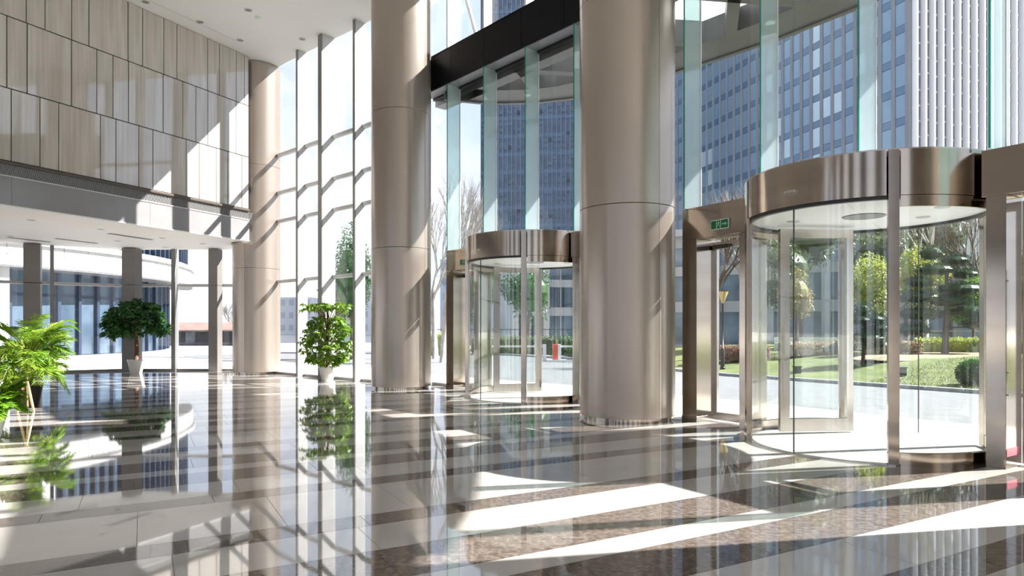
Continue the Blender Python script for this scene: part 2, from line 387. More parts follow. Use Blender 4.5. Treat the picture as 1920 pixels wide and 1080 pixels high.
for x, y, lab in [(-12.4, 17.2, 'downlight of the low ceiling just under the fascia above the palm'), (-11.6, 18.8, 'downlight of the low ceiling under the middle of the fascia'), (-15.2, 20.2, 'downlight of the low ceiling above the palm fronds'),
                  (-12.6, 21.3, 'downlight of the low ceiling between two air slots'), (-10.8, 20.6, 'downlight of the low ceiling right of the longest air slot'), (-11.9, 22.9, 'downlight of the low ceiling close to the glazing past the mop-headed tree'),
                  (-10.2, 22.0, 'downlight of the low ceiling beside the big corner column')]:
    downlight(x, y, 4.30, .11, lab, 'low ceiling downlights')

# ---- back of the hall (behind the camera): glazing added for sky fill, dark piers for reflections
back = empty('wall_back', (0, -9, 0), kind='structure')
MB().box(-24, 12.6, -.3, 0, 9.3, 10.2).build('head_panel', M_PANEL, back)
for k in range(9):
    x = -24 + k * 4.5
    MB().box(x, x + 1.9, -.6, 0, 0, 9.3).build('pier', M_CDK, back)
    if k < 8:
        MB().box(x + 1.9, x + 4.5, -.1, -.085, 0.05, 9.3).build('pane', M_GLASS, back)
        MB().box(x + 1.9, x + 4.5, -.15, -.02, 3.0, 3.12).build('transom', M_ALU, back)
MB().box(-24.2, -24, 3, 8.9, 0, 9.0).build('side_return', M_CEIL, back)

# ---- window_1: tall glazing between the corner column and the middle column
def curtain(name, O, deg, x0, x1, nodes, zs, ztop, finw=.095, find=.30, wide=(), y0=0.0):
    w = empty(name, (*O, 0), rz_of(deg), kind='structure')
    edges = [x0] + sorted(nodes) + [x1]; lv = [0.06] + list(zs) + [ztop]
    for a, b in zip(edges, edges[1:]):
        if b - a < .15: continue
        for c, d in zip(lv, lv[1:]):
            MB().box(a + .02, b - .02, y0 - .012, y0, c + .02, d - .02).build('pane', M_GLASS, w)
        for z in zs:
            MB().box(a, b, y0 - .06, y0 + .05, z - .05, z + .05).build('transom', M_ALU, w)
        MB().box(a, b, y0 - .08, y0 + .09, 0, .07).build('bottom_rail', M_ALUD, w)
    for k, n in enumerate(nodes):
        fw = .19 if k in wide else finw; fd = find + (.12 if k in wide else 0)
        MB().box(n, n + fw, y0 - .05, y0 + fd - .035, 0, ztop).build('mullion', M_ALU, w)
        MB().box(n - .004, n + fw + .004, y0 + fd - .035, y0 + fd, 0, ztop).build('mullion_shade_strip', M_ALUD, w)  # shade of the backlit inner edge, put in as a darker metal strip
    return w
curtain('window_1', OW, AW, -7.2, .95, [-6.05, -4.55, -3.05, -1.5], [3.05, 5.05, 5.99, 7.24], 10.2, wide=(2,))
# ---- window_2: low glazing of the side lobby
curtain('window_2', (-9.9, 23.7), 90, -.05, 3.9, [.60, 1.98, 3.40], [3.03], 4.30, finw=.12, find=.22)
curtain('window_3', (-13.8, 23.7), 90 + 34, 0, 4.08, [2.05], [3.03], 4.30, finw=.10, find=.16)
curtain('window_4', (-17.2, 21.42), 90 + 46, 0, 5.5, [1.8, 3.6], [3.03], 4.30, finw=.10, find=.16)
curtain('window_5', (-21, 17.5), 90 + 61, 0, 6.2, [2, 4], [3.03], 4.30, finw=.10, find=.16)
curtain('window_6', (-24, 12), 90 + 90, 0, 20.9, [3, 6, 9, 12, 15, 18], [3.03], 4.30, finw=.10, find=.16)
curtain('window_7', (-9.20, 23.15), 90 - 38, 0, .9, [], [3.03], 4.30)

# ---- glazing above the two entrances, with green glass fins
def clerestory(name, O, deg, x0, x1, k0, k1, ztop=7.62):
    w = empty(name, (*O, 0), rz_of(deg), kind='structure')
    xs = [x0] + [-.105 + 1.45 * k for k in range(k0, k1 + 1)] + [x1]
    for a, b in zip(xs, xs[1:]):
        if b - a > .1: MB().box(a + .006, b - .006, -.412, -.40, 3.44, ztop).build('pane', M_GLASS, w)
    for k in range(k0, k1 + 1):
        x = -.105 + 1.45 * k
        MB().box(x - .009, x + .009, -.395, -.012, 3.46, ztop).build('glass_fin', M_FIN, w)
        MB().box(x - .010, x + .010, -.012, 0.0, 3.46, ztop).build('fin_edge', M_FEDGE, w)
        MB().box(x - .016, x + .016, -.401, -.389, 3.46, ztop).build('seal', M_WHITE, w)
    return w
clerestory('window_8', OL, AL, -2.55, 4.0, -1, 2)
clerestory('window_9', OR, AR, -14, 3.45, -9, 2, 7.62)
a_, b_ = on(OR, AR, 3.45, -.4), on(OL, AL, -2.55, -.4)
lw = math.hypot(b_[0] - a_[0], b_[1] - a_[1]); dg = math.degrees(math.atan2(-(b_[0] - a_[0]), b_[1] - a_[1]))
w10 = empty('window_10', (*a_, 0), rz_of(dg), kind='structure')
MB().box(0, lw, -.012, 0, 0.06, 7.62).build('pane', M_GLASS, w10)
MB().box(0, lw, -.05, .05, 0, .07).build('bottom_rail', M_ALUD, w10)
w11 = empty('window_11', (*on(OR, AR, 2.83), 0), rz_of(AR), kind='structure')
MB().box(0, .62, -.412, -.40, 0.06, 3.44).build('pane', M_GLASS, w11)
w12 = empty('window_12', (*on(OL, AL, 2.83), 0), rz_of(AL), kind='structure')
MB().box(0, 1.17, -.412, -.40, 0.06, 3.44).build('pane', M_GLASS, w12)
MB().box(0, 1.17, -.45, -.36, 0, .07).build('bottom_rail', M_ALUD, w12)
w13 = empty('window_13', (*on(OR, AR, -14), 0), rz_of(AR), kind='structure')
for k in range(7):
    MB().box(k * 1.6 + .02, k * 1.6 + 1.58, -.412, -.40, .06, 3.44).build('pane', M_GLASS, w13)
    MB().box(k * 1.6, k * 1.6 + .05, -.45, -.30, 0, 3.44).build('mullion', M_ALU, w13)
# glazing above the black beam
def above(name, O, deg, x0, x1, k0, k1):
    w = empty(name, (*O, 0), rz_of(deg), kind='structure')
    xs = [x0] + [-.105 + 1.45 * k for k in range(k0, k1 + 1)] + [x1]
    for a, b in zip(xs, xs[1:]): MB().box(a + .01, b - .01, -.212, -.20, 8.5, 10.2).build('pane', M_GLASS, w)
    for x in xs[1:-1]: MB().box(x - .03, x + .03, -.24, .0, 8.5, 10.2).build('mullion', M_WHITE, w)
above('window_14', OL, AL, -2.6, 4.0, -1, 2); above('window_15', OR, AR, -14, 3.5, -9, 2)

# ---- black beam, panel by panel
beam = empty('trim_1', (*OL, 0), rz_of(AL), kind='structure')
MB().box(-2.6, 3.95, -.42, -.02, 7.66, 8.45).build('beam_core', M_DARK, beam)
for k in range(5):
    x0 = 3.95 - 1.31 * (k + 1); MB().box(x0 + .005, x0 + 1.305, -.02, 0, 7.62, 8.50).build('beam_panel', M_BEAM, beam)
MB().box(-2.6, 3.95, -.42, 0, 8.45, 8.50).build('beam_cap', M_BEAM, beam)
MB().box(-2.6, 3.95, -.34, -.02, 7.60, 7.66).build('beam_soffit', M_SOFFIT, beam)
MB().box(-2.6, 3.95, -.44, -.36, 7.55, 7.66).build('glazing_channel', M_DARK, beam)
b2 = empty('trim_2', (*OR, 0), rz_of(AR), kind='structure')
MB().box(-14, 3.6, -.42, -.02, 7.66, 8.45).build('beam_core', M_DARK, b2)
for k in range(13):
    x0 = 3.6 - 1.35 * (k + 1); MB().box(x0 + .005, x0 + 1.345, -.02, 0, 7.62, 8.50).build('beam_panel', M_BEAM, b2)
MB().box(-14, 3.6, -.34, -.02, 7.60, 7.66).build('beam_soffit', M_SOFFIT, b2)

# =====================================================================================
# COLUMNS
def column(x, y, r, label, z1=10.19, seam=0.0):
    t = empty('column', (x, y, 0), R_(seam), kind='thing', label=label, cat='column')
    MB().lathe([(.001, 0), (r - .06, 0), (r - .06, .10), (.001, .10)], 48).build('plinth', M_STEEL, t, autos=True)
    zs = [.07, 3.47, 6.84, z1]
    for a, b in zip(zs, zs[1:]):
        for k in range(3):
            MB().lathe([(r - .02, a + .004), (r - .004, a + .004), (r, a + .008), (r, b - .008), (r - .004, b - .004), (r - .02, b - .004)], 26, a0=k * 120 + .22, a1=(k + 1) * 120 - .22).build('cladding_sheet', M_COL, t, autos=True)
    MB().lathe([(.001, .1), (r - .03, .1), (r - .03, z1), (.001, z1)], 40).build('core', M_DARK, t, smooth=False)
    return t
column(1.93, 11.2, .79, 'thick beige metal-clad round column between the two revolving doors', seam=-60)
column(-2.79, 16.8, .745, 'beige metal-clad round column between the tall windows and the far revolving door', seam=-30)
column(-8.54, 22.3, .75, 'beige round corner column at the end of the stone-panelled wall', seam=-98)
column(5.6, 4.62, .79, 'beige round column outside the view beyond the near revolving door', seam=0)
def square_column(x, y, s, d, rz, m, label, z1=4.285, grp=None):
    t = empty('square_column', (x, y, 0), rz, kind='thing', label=label, cat='column')
    MB().box(-s / 2, s / 2, -d / 2, d / 2, 0, 3.0).build('lower_cladding', m, t, bevel=.008)
    MB().box(-s / 2, s / 2, -d / 2, d / 2, 3.012, z1).build('upper_cladding', m, t, bevel=.008)
square_column(-13.25, 23.25, .46, .46, 0, M_CDK, 'dark grey square column behind the mop-headed potted tree')
square_column(-15.85, 22.05, .46, .46, .5, M_CDK, 'dark grey square column behind the palm under the low ceiling')
square_column(-16.35, 20.6, .7, .7, .6, M_CDK, 'dark brown column at the edge of the picture behind the palm')
square_column(-10.42, 23.42, .32, .40, 0, M_CDK, 'slim dark square column beside the big corner column')

# =====================================================================================
# ENTRANCES
def portal(O, deg, where, side):
    t = empty('door_portal', (*O, 0), rz_of(deg), kind='thing', label=f'brushed steel portal frame with side doors around the {where} revolving door', cat='door frame')
    for s in (1, -1):
        bx = lambda a, b: (min(s * a, s * b), max(s * a, s * b))
        j = MB().box(*bx(2.53, 2.83), -.47, 0, .09, 2.93).build('jamb', M_STEEL, t, bevel=.004)
        MB().box(*bx(2.525, 2.835), -.475, .005, 0, .09).build('base_plate', M_STEELH, j)
        MB().box(*bx(1.478, 2.83), -.40, 0, 2.932, 3.44).build('header', M_STEEL, t, bevel=.004)
        p = MB().box(*bx(1.52, 1.71), -.40, 0, 0, 2.93).build('post', M_STEEL, t, bevel=.004)
        if s < 0:
            MB().box(-1.712, -1.7095, -.37, -.02, .13, .22).build('pink_strip', M_PINK, p)['label'] = 'pink warning strip'
            MB().lathe([(.001, 0), (.012, 0), (.012, .02), (.001, .02)], 10, (0, 0, 0)).build('lock', M_STEELH, p).location = (-1.715, -.03, .78)
        d = MB().box(*bx(1.71, 1.77), -.46, -.41, .02, 2.90).box(*bx(2.47, 2.53), -.46, -.41, .02, 2.90).box(*bx(1.77, 2.47), -.46, -.41, .02, .14).box(*bx(1.77, 2.47), -.46, -.41, 2.80, 2.90).build('side_door', M_STEELH, t)
        MB().box(*bx(1.77, 2.47), -.441, -.429, .14, 2.80).build('door_pane', M_DGLASS, d)
        MB().tube([(s * 1.86, -.37, .9), (s * 1.86, -.37, 2.15)], .016, 8).box(s * 1.86 - .01, s * 1.86 + .01, -.43, -.37, 1.0, 1.02).box(s * 1.86 - .01, s * 1.86 + .01, -.43, -.37, 2.02, 2.04).build('pull_handle', M_BROWN, d)
        MB().box(*bx(2.2, 2.5), -.41, -.34, 2.78, 2.85).build('door_closer', M_BROWN, d)
    return t
portal(OR, AR, 'near', 1); portal(OL, AL, 'far', -1)

def revolving(O, deg, where):
    t = empty('revolving_door', (*O, 0), rz_of(deg), kind='thing', label=where, cat='revolving door')
    cy = -.316; R = 1.45
    B = lambda r0, r1, f0, f1, z0, z1, n=24: MB().band(0, cy, r0, r1, f0, f1, z0, z1, n)
    for f0, f1 in ((-102, -43.2), (-37.8, 37.8), (43.2, 102), (102.2, 180), (-180, -102.2)):
        B(R - .015, R + .02, f0, f1, 2.96, 3.46, 40).build('fascia_panel', M_STEEL, t, autos=True)
    for f0, f1 in ((43.2, 100), (-100, -43.2)):
        B(R - .015, R + .014, f0, f1, 2.835, 2.955, 30).build('fascia_skirt', M_STEEL, t, autos=True)
    B(R - .02, R + .02, -180, 180, 3.46, 3.475, 64).build('fascia_cap', M_STEELH, t)
    MB().lathe([(.001, 3.40), (R - .02, 3.40), (R - .02, 3.44), (.001, 3.44)], 64, (0, cy, 0)).build('roof_plate', M_ALU, t)
    B(R - .075, R - .018, -180, 180, 2.925, 2.965, 64).build('ceiling_ring', M_DARK, t)
    for k in range(4):
        MB().lathe([(.26, 2.965), (R - .07, 2.965), (R - .07, 3.0), (.26, 3.0)], 20, (0, cy, 0), a0=k * 90 + 20.2, a1=k * 90 + 109.8).build('ceiling_panel', mat('bright_white_panel', (.92, .91, .90), .5), t)
    MB().lathe([(.001, 2.955), (.25, 2.955), (.25, 2.99), (.001, 2.99)], 32, (0, cy, 0)).build('center_disc', M_GREYD, t)
    for a, rr in ((62, .85), (-98, .9), (-150, .8)):
        x, y = rr * math.sin(R_(a)), cy + rr * math.cos(R_(a))
        MB().lathe([(.001, 2.955), (.08, 2.955), (.09, 2.965), (.001, 2.965)], 20, (x, y, 0)).build('spotlight', M_ALU, t)
    for f in (40.5, -40.5, 139.5, -139.5):
        x, y = (R + .0) * math.sin(R_(f)), cy + R * math.cos(R_(f))
        MB().box(-.055, .055, -.035, .035, 0, 3.46, rz=-R_(f), at=(x, y, 0)).build('post', M_STEEL, t, bevel=.003)
    for f0, f1 in ((43, 137), (-137, -43)):
        B(R - .006, R + .006, f0, f1, .14, 2.95, 30).build('curved_pane', M_DGLASS, t, autos=True)
        B(R - .03, R + .03, f0, f1, 0, .14, 30).build('kick_plate', M_STEEL, t, autos=True)
    for f0, f1 in ((2.8, 38), (-38, 2.2), (182.6, 218), (142, 177.4)):
        g = B(R - .046, R - .034, f0, f1, .02, 2.94, 16).build('sliding_pane', M_DGLASS, t, autos=True)
    for f in (2.5, 180):
        B(R - .048, R - .030, f - .18, f + .18, .02, 2.94, 1).build('meeting_seal', M_DARK, t)
    B(R - .06, R + .06, -41, 41, .0, .012, 20).build('threshold', M_STEELH, t, autos=True)
    MB().lathe([(.001, 0), (R - .08, 0), (R - .08, .006), (.001, .006)], 64, (0, cy, 0)).build('floor_disc', mat('door_mat_stone', (.42, .40, .37), .35, col2=(.5, .48, .45), scale=3), t)
    # framed inner leaf
    p0, p1 = Vector((1.11, -.116)), Vector((.60, -1.086)); L = (p1 - p0).length; a = math.atan2(p1.y - p0.y, p1.x - p0.x); at = (p0.x, p0.y, 0)
    fr = MB().box(0, .14, -.03, .03, .03, 2.92, a, at).box(L - .10, L, -.03, .03, .03, 2.92, a, at).box(.14, L - .10, -.03, .03, .03, .21, a, at).box(.14, L - .10, -.03, .03, 2.80, 2.92, a, at).build('leaf_frame', M_STEELH, t)
    MB().box(.14, L - .10, -.006, .006, .21, 2.80, a, at).build('leaf_pane', M_DGLASS, fr)
    # motion sensor
    MB().box(-.075, .075, -.025, .03, 3.10, 3.145, at=(.055, cy + R + .03, 0)).build('motion_sensor', M_STEELH, t, bevel=.01)
    return t
revolving(OR, AR, 'big glass drum revolving door with steel posts in the near entrance')
revolving(OL, AL, 'smaller-looking glass drum revolving door in the far entrance between two columns')

def exit_sign(O, deg, label):
    t = empty('exit_sign', (*on(O, deg, 2.05, .002), 3.10), rz_of(deg) + math.pi, kind='thing', label=label, cat='exit sign')
    # local: x to the viewer's right when facing it, -y towards the hall
    MB().box(-.170, .170, -.030, 0, -.075, .075).build('sign_box', M_SIGNW, t, bevel=.004)
    for a, b, n in ((-.160, -.062, 'blank_plate'), (-.050, .020, 'figure_plate'), (.032, .160, 'arrow_plate')):
        MB().box(a, b, -.033, -.030, -.063, .063).build(n, M_GREEN, t)
    fig = MB().lathe([(.001, 0), (.009, 0), (.009, .002), (.001, .002)], 12)
    fig.v = [(x - .010, -.034 - z, y + .046) for x, y, z in fig.v]
    def limb(x0, z0, x1, z1, w_=.009):
        d = Vector((x1 - x0, z1 - z0)); d.normalize(); n = Vector((-d.y, d.x)) * w_ / 2
        c = [(x0 + n.x, z0 + n.y), (x1 + n.x, z1 + n.y), (x1 - n.x, z1 - n.y), (x0 - n.x, z0 - n.y)]
        fig.add([(x, -.036, z) for x, z in c] + [(x, -.033, z) for x, z in c], [(0, 1, 2, 3), (7, 6, 5, 4), (0, 4, 5, 1), (1, 5, 6, 2), (2, 6, 7, 3), (3, 7, 4, 0)])
    limb(-.012, .034, -.018, -.004, .018); limb(-.012, .030, .008, .016); limb(.008, .016, .014, .028); limb(-.016, .030, -.036, .020); limb(-.036, .020, -.038, .004)
    limb(-.016, -.002, .004, -.020, .011); limb(.004, -.020, .002, -.046, .010); limb(-.020, -.002, -.030, -.026, .011); limb(-.030, -.026, -.044, -.034, .010)
    fig.build('running_figure', M_GREENL, t)
    ar = MB().box(.050, .105, -.036, -.033, -.010, .010)
    ar.add([(.105, -.036, .028), (.145, -.036, 0), (.105, -.036, -.028), (.105, -.033, .028), (.145, -.033, 0), (.105, -.033, -.028)], [(0, 1, 2), (5, 4, 3), (0, 3, 4, 1), (1, 4, 5, 2), (2, 5, 3, 0)])
    ar.build('arrow', M_GREENL, t)
exit_sign(OR, AR, 'green and white exit sign with running figure on the near steel header')
exit_sign(OL, AL, 'green exit sign half hidden behind the far revolving door drum')

# =====================================================================================
# POTTED PLANTS AND SMALL THINGS IN THE HALL
def pot(t, r0, r1, h, m=M_POT, ribs=True):
    n = 48; mb = MB(); prof = [(r0, 0), (r1, h * .93), (r1 * 1.06, h * .94), (r1 * 1.06, h), (r1 * .93, h), (r1 * .90, h * .8), (.001, h * .8)]
    mb.lathe([(.001, 0)] + prof, n, closed=False)
    if ribs:
        m_ = len(prof) + 1; vv = []
        for k, (x, y, z) in enumerate(mb.v):
            j = (k // m_) % 2; f = 1 - .035 * j if z < h * .9 else 1; vv.append((x * f, y * f, z))
        mb.v = vv
    mb.build('pot', m, t, autos=True)
    MB().lathe([(.001, h * .80), (r1 * .88, h * .80), (r1 * .88, h * .86), (.001, h * .86)], 24).build('soil', M_EARTH, t)

def rosettes(centers, nl, L, seed, droop=.45):
    g = np.random.default_rng(seed); P = []; D = []
    for c in centers:
        a0 = g.uniform(0, 6.28); tl = g.normal(size=2) * .25
        for k in range(nl):
            a = a0 + 6.283 * k / nl + g.normal() * .1
            P.append(c); D.append((math.cos(a), math.sin(a), -.15 + tl[0] * math.cos(a) + tl[1] * math.sin(a)))
    return leaves(P, L, .42, droop, seed, D)

def branches(t, base, tops, r0, m, name='stem_branches'):
    mb = MB(); g = random.Random(5)
    for p in tops:
        b = Vector(base); q = Vector(p); mid = (b + q) / 2 + Vector((g.uniform(-.05, .05), g.uniform(-.05, .05), (q - b).length * .12))
        mb.tube([b, mid, q], [r0, r0 * .7, r0 * .35], 5)
    return mb.build(name, m, t, kind='stuff')

# bushy layered tree by the tall window
t = empty('potted_tree', (-5.33, 19.25, 0), label='bright green layered potted tree in a white ribbed pot by the tall windows', cat='potted tree')
pot(t, .16, .235, .40)
MB().tube([(0, 0, .33), (.02, .0, .8), (-.01, .01, 1.3), (.02, 0, 1.75), (.0, 0, 2.15)], [.055, .048, .04, .03, .015], 10).build('trunk', M_TRUNK, t, smooth=True)
g = np.random.default_rng(4); cen = []
for k in range(330):
    z = g.uniform(.55, 1.95); rr = .78 * math.sin(math.pi * min(1, max(.12, (z - .35) / 1.75))) ** .6
    a = g.uniform(0, 6.28); f = g.uniform(.25, 1) ** .6; cen.append((rr * f * math.cos(a), rr * f * math.sin(a), z - .12 * f))
for k in range(70):
    a = g.uniform(0, 6.28); f = g.uniform(.1, 1); cen.append((.80 * f * math.cos(a), .80 * f * math.sin(a), 2.18 + .08 * math.cos(3 * a) - .05 * f))
V, F = rosettes(cen, 7, .15, 5); npmesh('foliage', V, F, L_MID, t, 'stuff')
branches(t, (0, 0, 1.5), [cen[i] for i in range(330, 400, 4)], .012, M_TRUNK)
branches(t, (0, 0, .9), [cen[i] for i in range(0, 330, 9)], .012, M_TRUNK, 'side_twigs')

# mop-headed tree
t = empty('potted_tree', (-12.62, 22.38, 0), label='dark green mop-headed potted tree on a bare trunk in a white pot', cat='potted tree')
pot(t, .18, .26, .46)
MB().tube([(0, 0, .38), (.03, 0, .8), (-.01, 0, 1.3), (.03, 0, 1.8)], [.075, .065, .06, .05], 10).build('trunk', M_TRUNK, t, smooth=True)
g = np.random.default_rng(9); cen = []
for k in range(620):
    a = g.uniform(0, 6.28); b = g.uniform(-.35, 1.0); el = math.asin(max(-1, min(1, b))); f = g.uniform(.45, 1) ** .5
    cen.append((1.0 * f * math.cos(el) * math.cos(a), 1.0 * f * math.cos(el) * math.sin(a), 1.60 + (.93 if b > 0 else 1.1) * f * math.sin(el)))
V, F = rosettes(cen, 7, .17, 6); npmesh('foliage', V, F, L_DARK, t, 'stuff')
branches(t, (0, 0, 1.5), [cen[i] for i in range(0, 600, 14)], .02, M_TRUNK)

# palm
def frond(mb_, leafP, leafD, leafL, base, a, L, lift, arch, g):
    pts = []; n = 16
    for k in range(n + 1):
        s = k / n; rr = L * s * (1 - .12 * s); z = lift * L * s - arch * L * s * s
        pts.append((base[0] + rr * math.cos(a), base[1] + rr * math.sin(a), base[2] + z))
    mb_.tube(pts, [.010 * (1 - .8 * k / n) for k in range(n + 1)], 4)
    for k in range(3, n + 1):
        p = Vector(pts[k]); d = (p - Vector(pts[k - 1])).normalized(); sd = d.cross(Vector((0, 0, 1))).normalized()
        for s_ in (1, -1):
            for q_ in (0, .5):
                pp = p.lerp(Vector(pts[k - 1]), q_)
                leafP.append(tuple(pp)); dd = (d * .75 + sd * s_ * .8 + Vector((0, 0, .15))); leafD.append(tuple(dd * 3))
                leafL.append(.30 * math.sin(math.pi * min(1, .18 + .8 * k / n)) ** .7 + .05)
t = empty('potted_palm', (-9.25, 12.75, 0), label='feathery yellow-green palm in a black pot behind the brass stand', cat='potted palm')
pot(t, .17, .24, .46, M_POTD, False)
g = random.Random(11); mb_ = MB(); lp = []; ldr = []; ll = []
for k in range(8):
    a = k * .79; MB().tube([(.05 * math.cos(a), .05 * math.sin(a), .38), (.09 * math.cos(a), .09 * math.sin(a), .8), (.13 * math.cos(a), .13 * math.sin(a), 1.15)], [.016, .012, .009], 6).build('cane', L_YEL, t)
for k in range(78):
    a = k * 2.4 + g.uniform(-.3, .3); hgt = g.uniform(.50, 1.25); L = g.uniform(.50, .80)
    frond(mb_, lp, ldr, ll, (.12 * math.cos(a), .12 * math.sin(a), hgt), a, L, g.uniform(.5, 1.7), g.uniform(.7, 1.2), g)
V, F = leaves(lp, np.array(ll) * .72, .10, .4, 8, ldr)
npmesh('foliage', V, F, L_LIME, t, 'stuff'); mb_.build('frond_stems', L_YEL, t, kind='stuff')

# fern bush at the picture edge
t = empty('potted_fern', (-6.98, 8.75, 0), label='bright lime fern in a white pot at the very edge of the hall view', cat='potted fern')
pot(t, .20, .31, .48, M_POT, False)
mb_ = MB(); lp = []; ldr = []; ll = []
for k in range(60):
    a = k * 2.4 + g.uniform(-.3, .3); L = g.uniform(.34, .52)
    frond(mb_, lp, ldr, ll, (.10 * math.cos(a), .10 * math.sin(a), .46), a, L, g.uniform(.3, 1.7), g.uniform(.5, .9), g)
V, F = leaves(lp, np.array(ll) * .55, .28, .2, 9, ldr)
npmesh('foliage', V, F, L_LIME, t, 'stuff'); mb_.build('frond_stems', L_LIME, t, kind='stuff')

# brass A-frame stand
t = empty('brass_stand', (-8.80, 12.08, 0), label='brass A-shaped stand on the floor beside the black palm pot', cat='stand')
MB().tube([(-.15, -.02, 0), (0, 0, .63)], .021, 8).build('leg', M_GOLD, t); MB().tube([(.15, -.02, 0), (0, 0, .63)], .021, 8).build('leg', M_GOLD, t)
MB().tube([(-.13, .22, 0), (0, .01, .62)], .014, 8).build('rear_leg', M_GOLD, t)
MB().box(-.03, .03, -.012, .02, .61, .645).build('hinge_block', M_GOLD, t, bevel=.004)

# =====================================================================================
# OUTSIDE: ground, road, lawn
gr = MB().box(-220, 260, -120, 420, -.6, -.05).build('ground', M_PAVE); gr['kind'] = 'structure'
front = [on(OR, AR, -30, -.35), on(OR, AR, 3.4, -.35), on(OL, AL, -1.0, -.35), on(OL, AL, 4.0, -.35), (-9.6, 24.2), (-30, 24.2), (-30, 40), (-12, 33), (-4.2, 23.6), (1.6, 17.7), (4.55, 14.3), (7.36, 10.36), (12, 3.6), (24, -14)]
pv = MB().prism(front[:5] + [(-9.6, 31)] + front[8:], -.3, -.012).build('pavement', M_PAVE); pv['kind'] = 'structure'
KB = [(-16, 41), (-10, 40.5), (-4, 39.5), (0, 37.5), (3, 33), (4.7, 28), (5.6, 24.5), (6.76, 21.55), (8.2, 19.5), (11, 15.5), (14, 11.2), (18, 5.5), (30, -11.5)]
rd = MB().prism([(-16, 41)] + KB[1:] + [(24, -14), (12, 3.6), (7.36, 10.36), (4.55, 14.3), (1.6, 17.7), (-4.2, 23.6), (-12, 33), (-20, 36)], -.3, -.030).build('road', M_ROAD); rd['kind'] = 'structure'
def kerb_pts(n):
    P = np.array(KB, float); d = np.r_[0, np.cumsum(np.linalg.norm(np.diff(P, axis=0), axis=1))]; s = np.linspace(0, d[-1], n)
    return np.c_[np.interp(s, d, P[:, 0]), np.interp(s, d, P[:, 1])]
KP = kerb_pts(90)
kb = empty('kerb', kind='structure')
for i in range(0, 89):
    a, b = KP[i], KP[i + 1]; L = math.hypot(*(b - a)); an = math.atan2(b[1] - a[1], b[0] - a[0])
    MB().box(.01, L - .01, 0, .22, -.1, .06, an, (a[0], a[1], 0)).build('kerb_stone', M_KERB, kb)
def lawn_h(D): 
    s = np.clip(D / 6.0, 0, 1); return .5 * s * s * (3 - 2 * s)
nd = 24; Ds = np.linspace(0.15, 30, nd); V = []; g = np.random.default_rng(2)
for i, p in enumerate(KP):
    f = min(1, max(0, (i - 8) / 22)); o = np.array([0, 1.0]) * (1 - f) + np.array([.82, .573]) * f; o /= np.linalg.norm(o)
    for D in Ds: V.append((p[0] + o[0] * D, p[1] + o[1] * D, .03 + lawn_h(D) * (.25 + .75 * f) + .02 * g.normal() * min(1, D)))
F = [(i * nd + j, (i + 1) * nd + j, (i + 1) * nd + j + 1, i * nd + j + 1) for i in range(27, 89) for j in range(nd - 1)]
ln = npmesh('lawn', V, F, M_GRASS); ln['kind'] = 'structure'
def gz(x, y):
    D = (x - 6.76) * .82 + (y - 21.55) * .573; return .03 + float(lawn_h(np.array(max(0, D))))
# short grass blades
gp = np.random.default_rng(12); P = []
for k in range(26000):
    i = gp.integers(46, 74); D = .2 + 7 * gp.random() ** 1.3; p = KP[i] + (KP[i + 1] - KP[i]) * gp.random()
    P.append((p[0] + .82 * D, p[1] + .573 * D, .03 + float(lawn_h(np.array(D)))))
V, F = leaves(P, .09, .16, -1.6, 13); gg = npmesh('grass', V, F, leafmat('grass_blade', (.07, .11, .02), (.20, .235, .06), sc=.8), None, 'stuff')
tag(gg, 'stuff', 'short sunlit green grass on the lawn across the road', 'grass')
sp = MB(); sp.lathe([(.001, 0), (3.2, 0), (2.6, .10), (.001, .12)], 30); sb = sp.build('soil_bed', M_SOIL); sb.location = (15.2, 24.2, .47); sb.rotation_euler = (0, 0, .6); sb.scale = (1.4, .55, 1)
sb['kind'] = 'structure'

# ---- plants outside
def bare_tree(x, y, h, label, seed, m=M_BARK, lean=0, depth=5, spread=.55):
    g = random.Random(seed); t = empty('bare_tree', (x, y, gz(x, y) if x > 6 else -.02), kind='thing', label=label, cat='tree')
    tk = MB(); mb = MB()
    top = Vector((lean, 0, h * .42)); tk.tube([(0, 0, -.1), (lean * .4, 0, h * .2), tuple(top)], [h * .022, h * .017, h * .013], 7)
    tk.build('trunk', m, t, smooth=True)
    def rec(p, d, L, r, k):
        q = p + d * L; mb.tube([p, q], [r, r * .65], 4 if k < 3 else 3, cap=False)
        if k >= depth: return
        for j in range(3 if k < 4 else 2):
            nd = (d + Vector((g.uniform(-1, 1), g.uniform(-1, 1), g.uniform(-.1, .9))) * spread).normalized()
            rec(q if j else p + d * L * .75, nd, L * g.uniform(.62, .85), r * .6, k + 1)
    for j in range(4):
        rec(top * (.8 + .05 * j), Vector((g.uniform(-.7, .7), g.uniform(-.7, .7), 1)).normalized(), h * .2, h * .010, 0)
    mb.build('bare_branches', m, t, kind='stuff'); return t
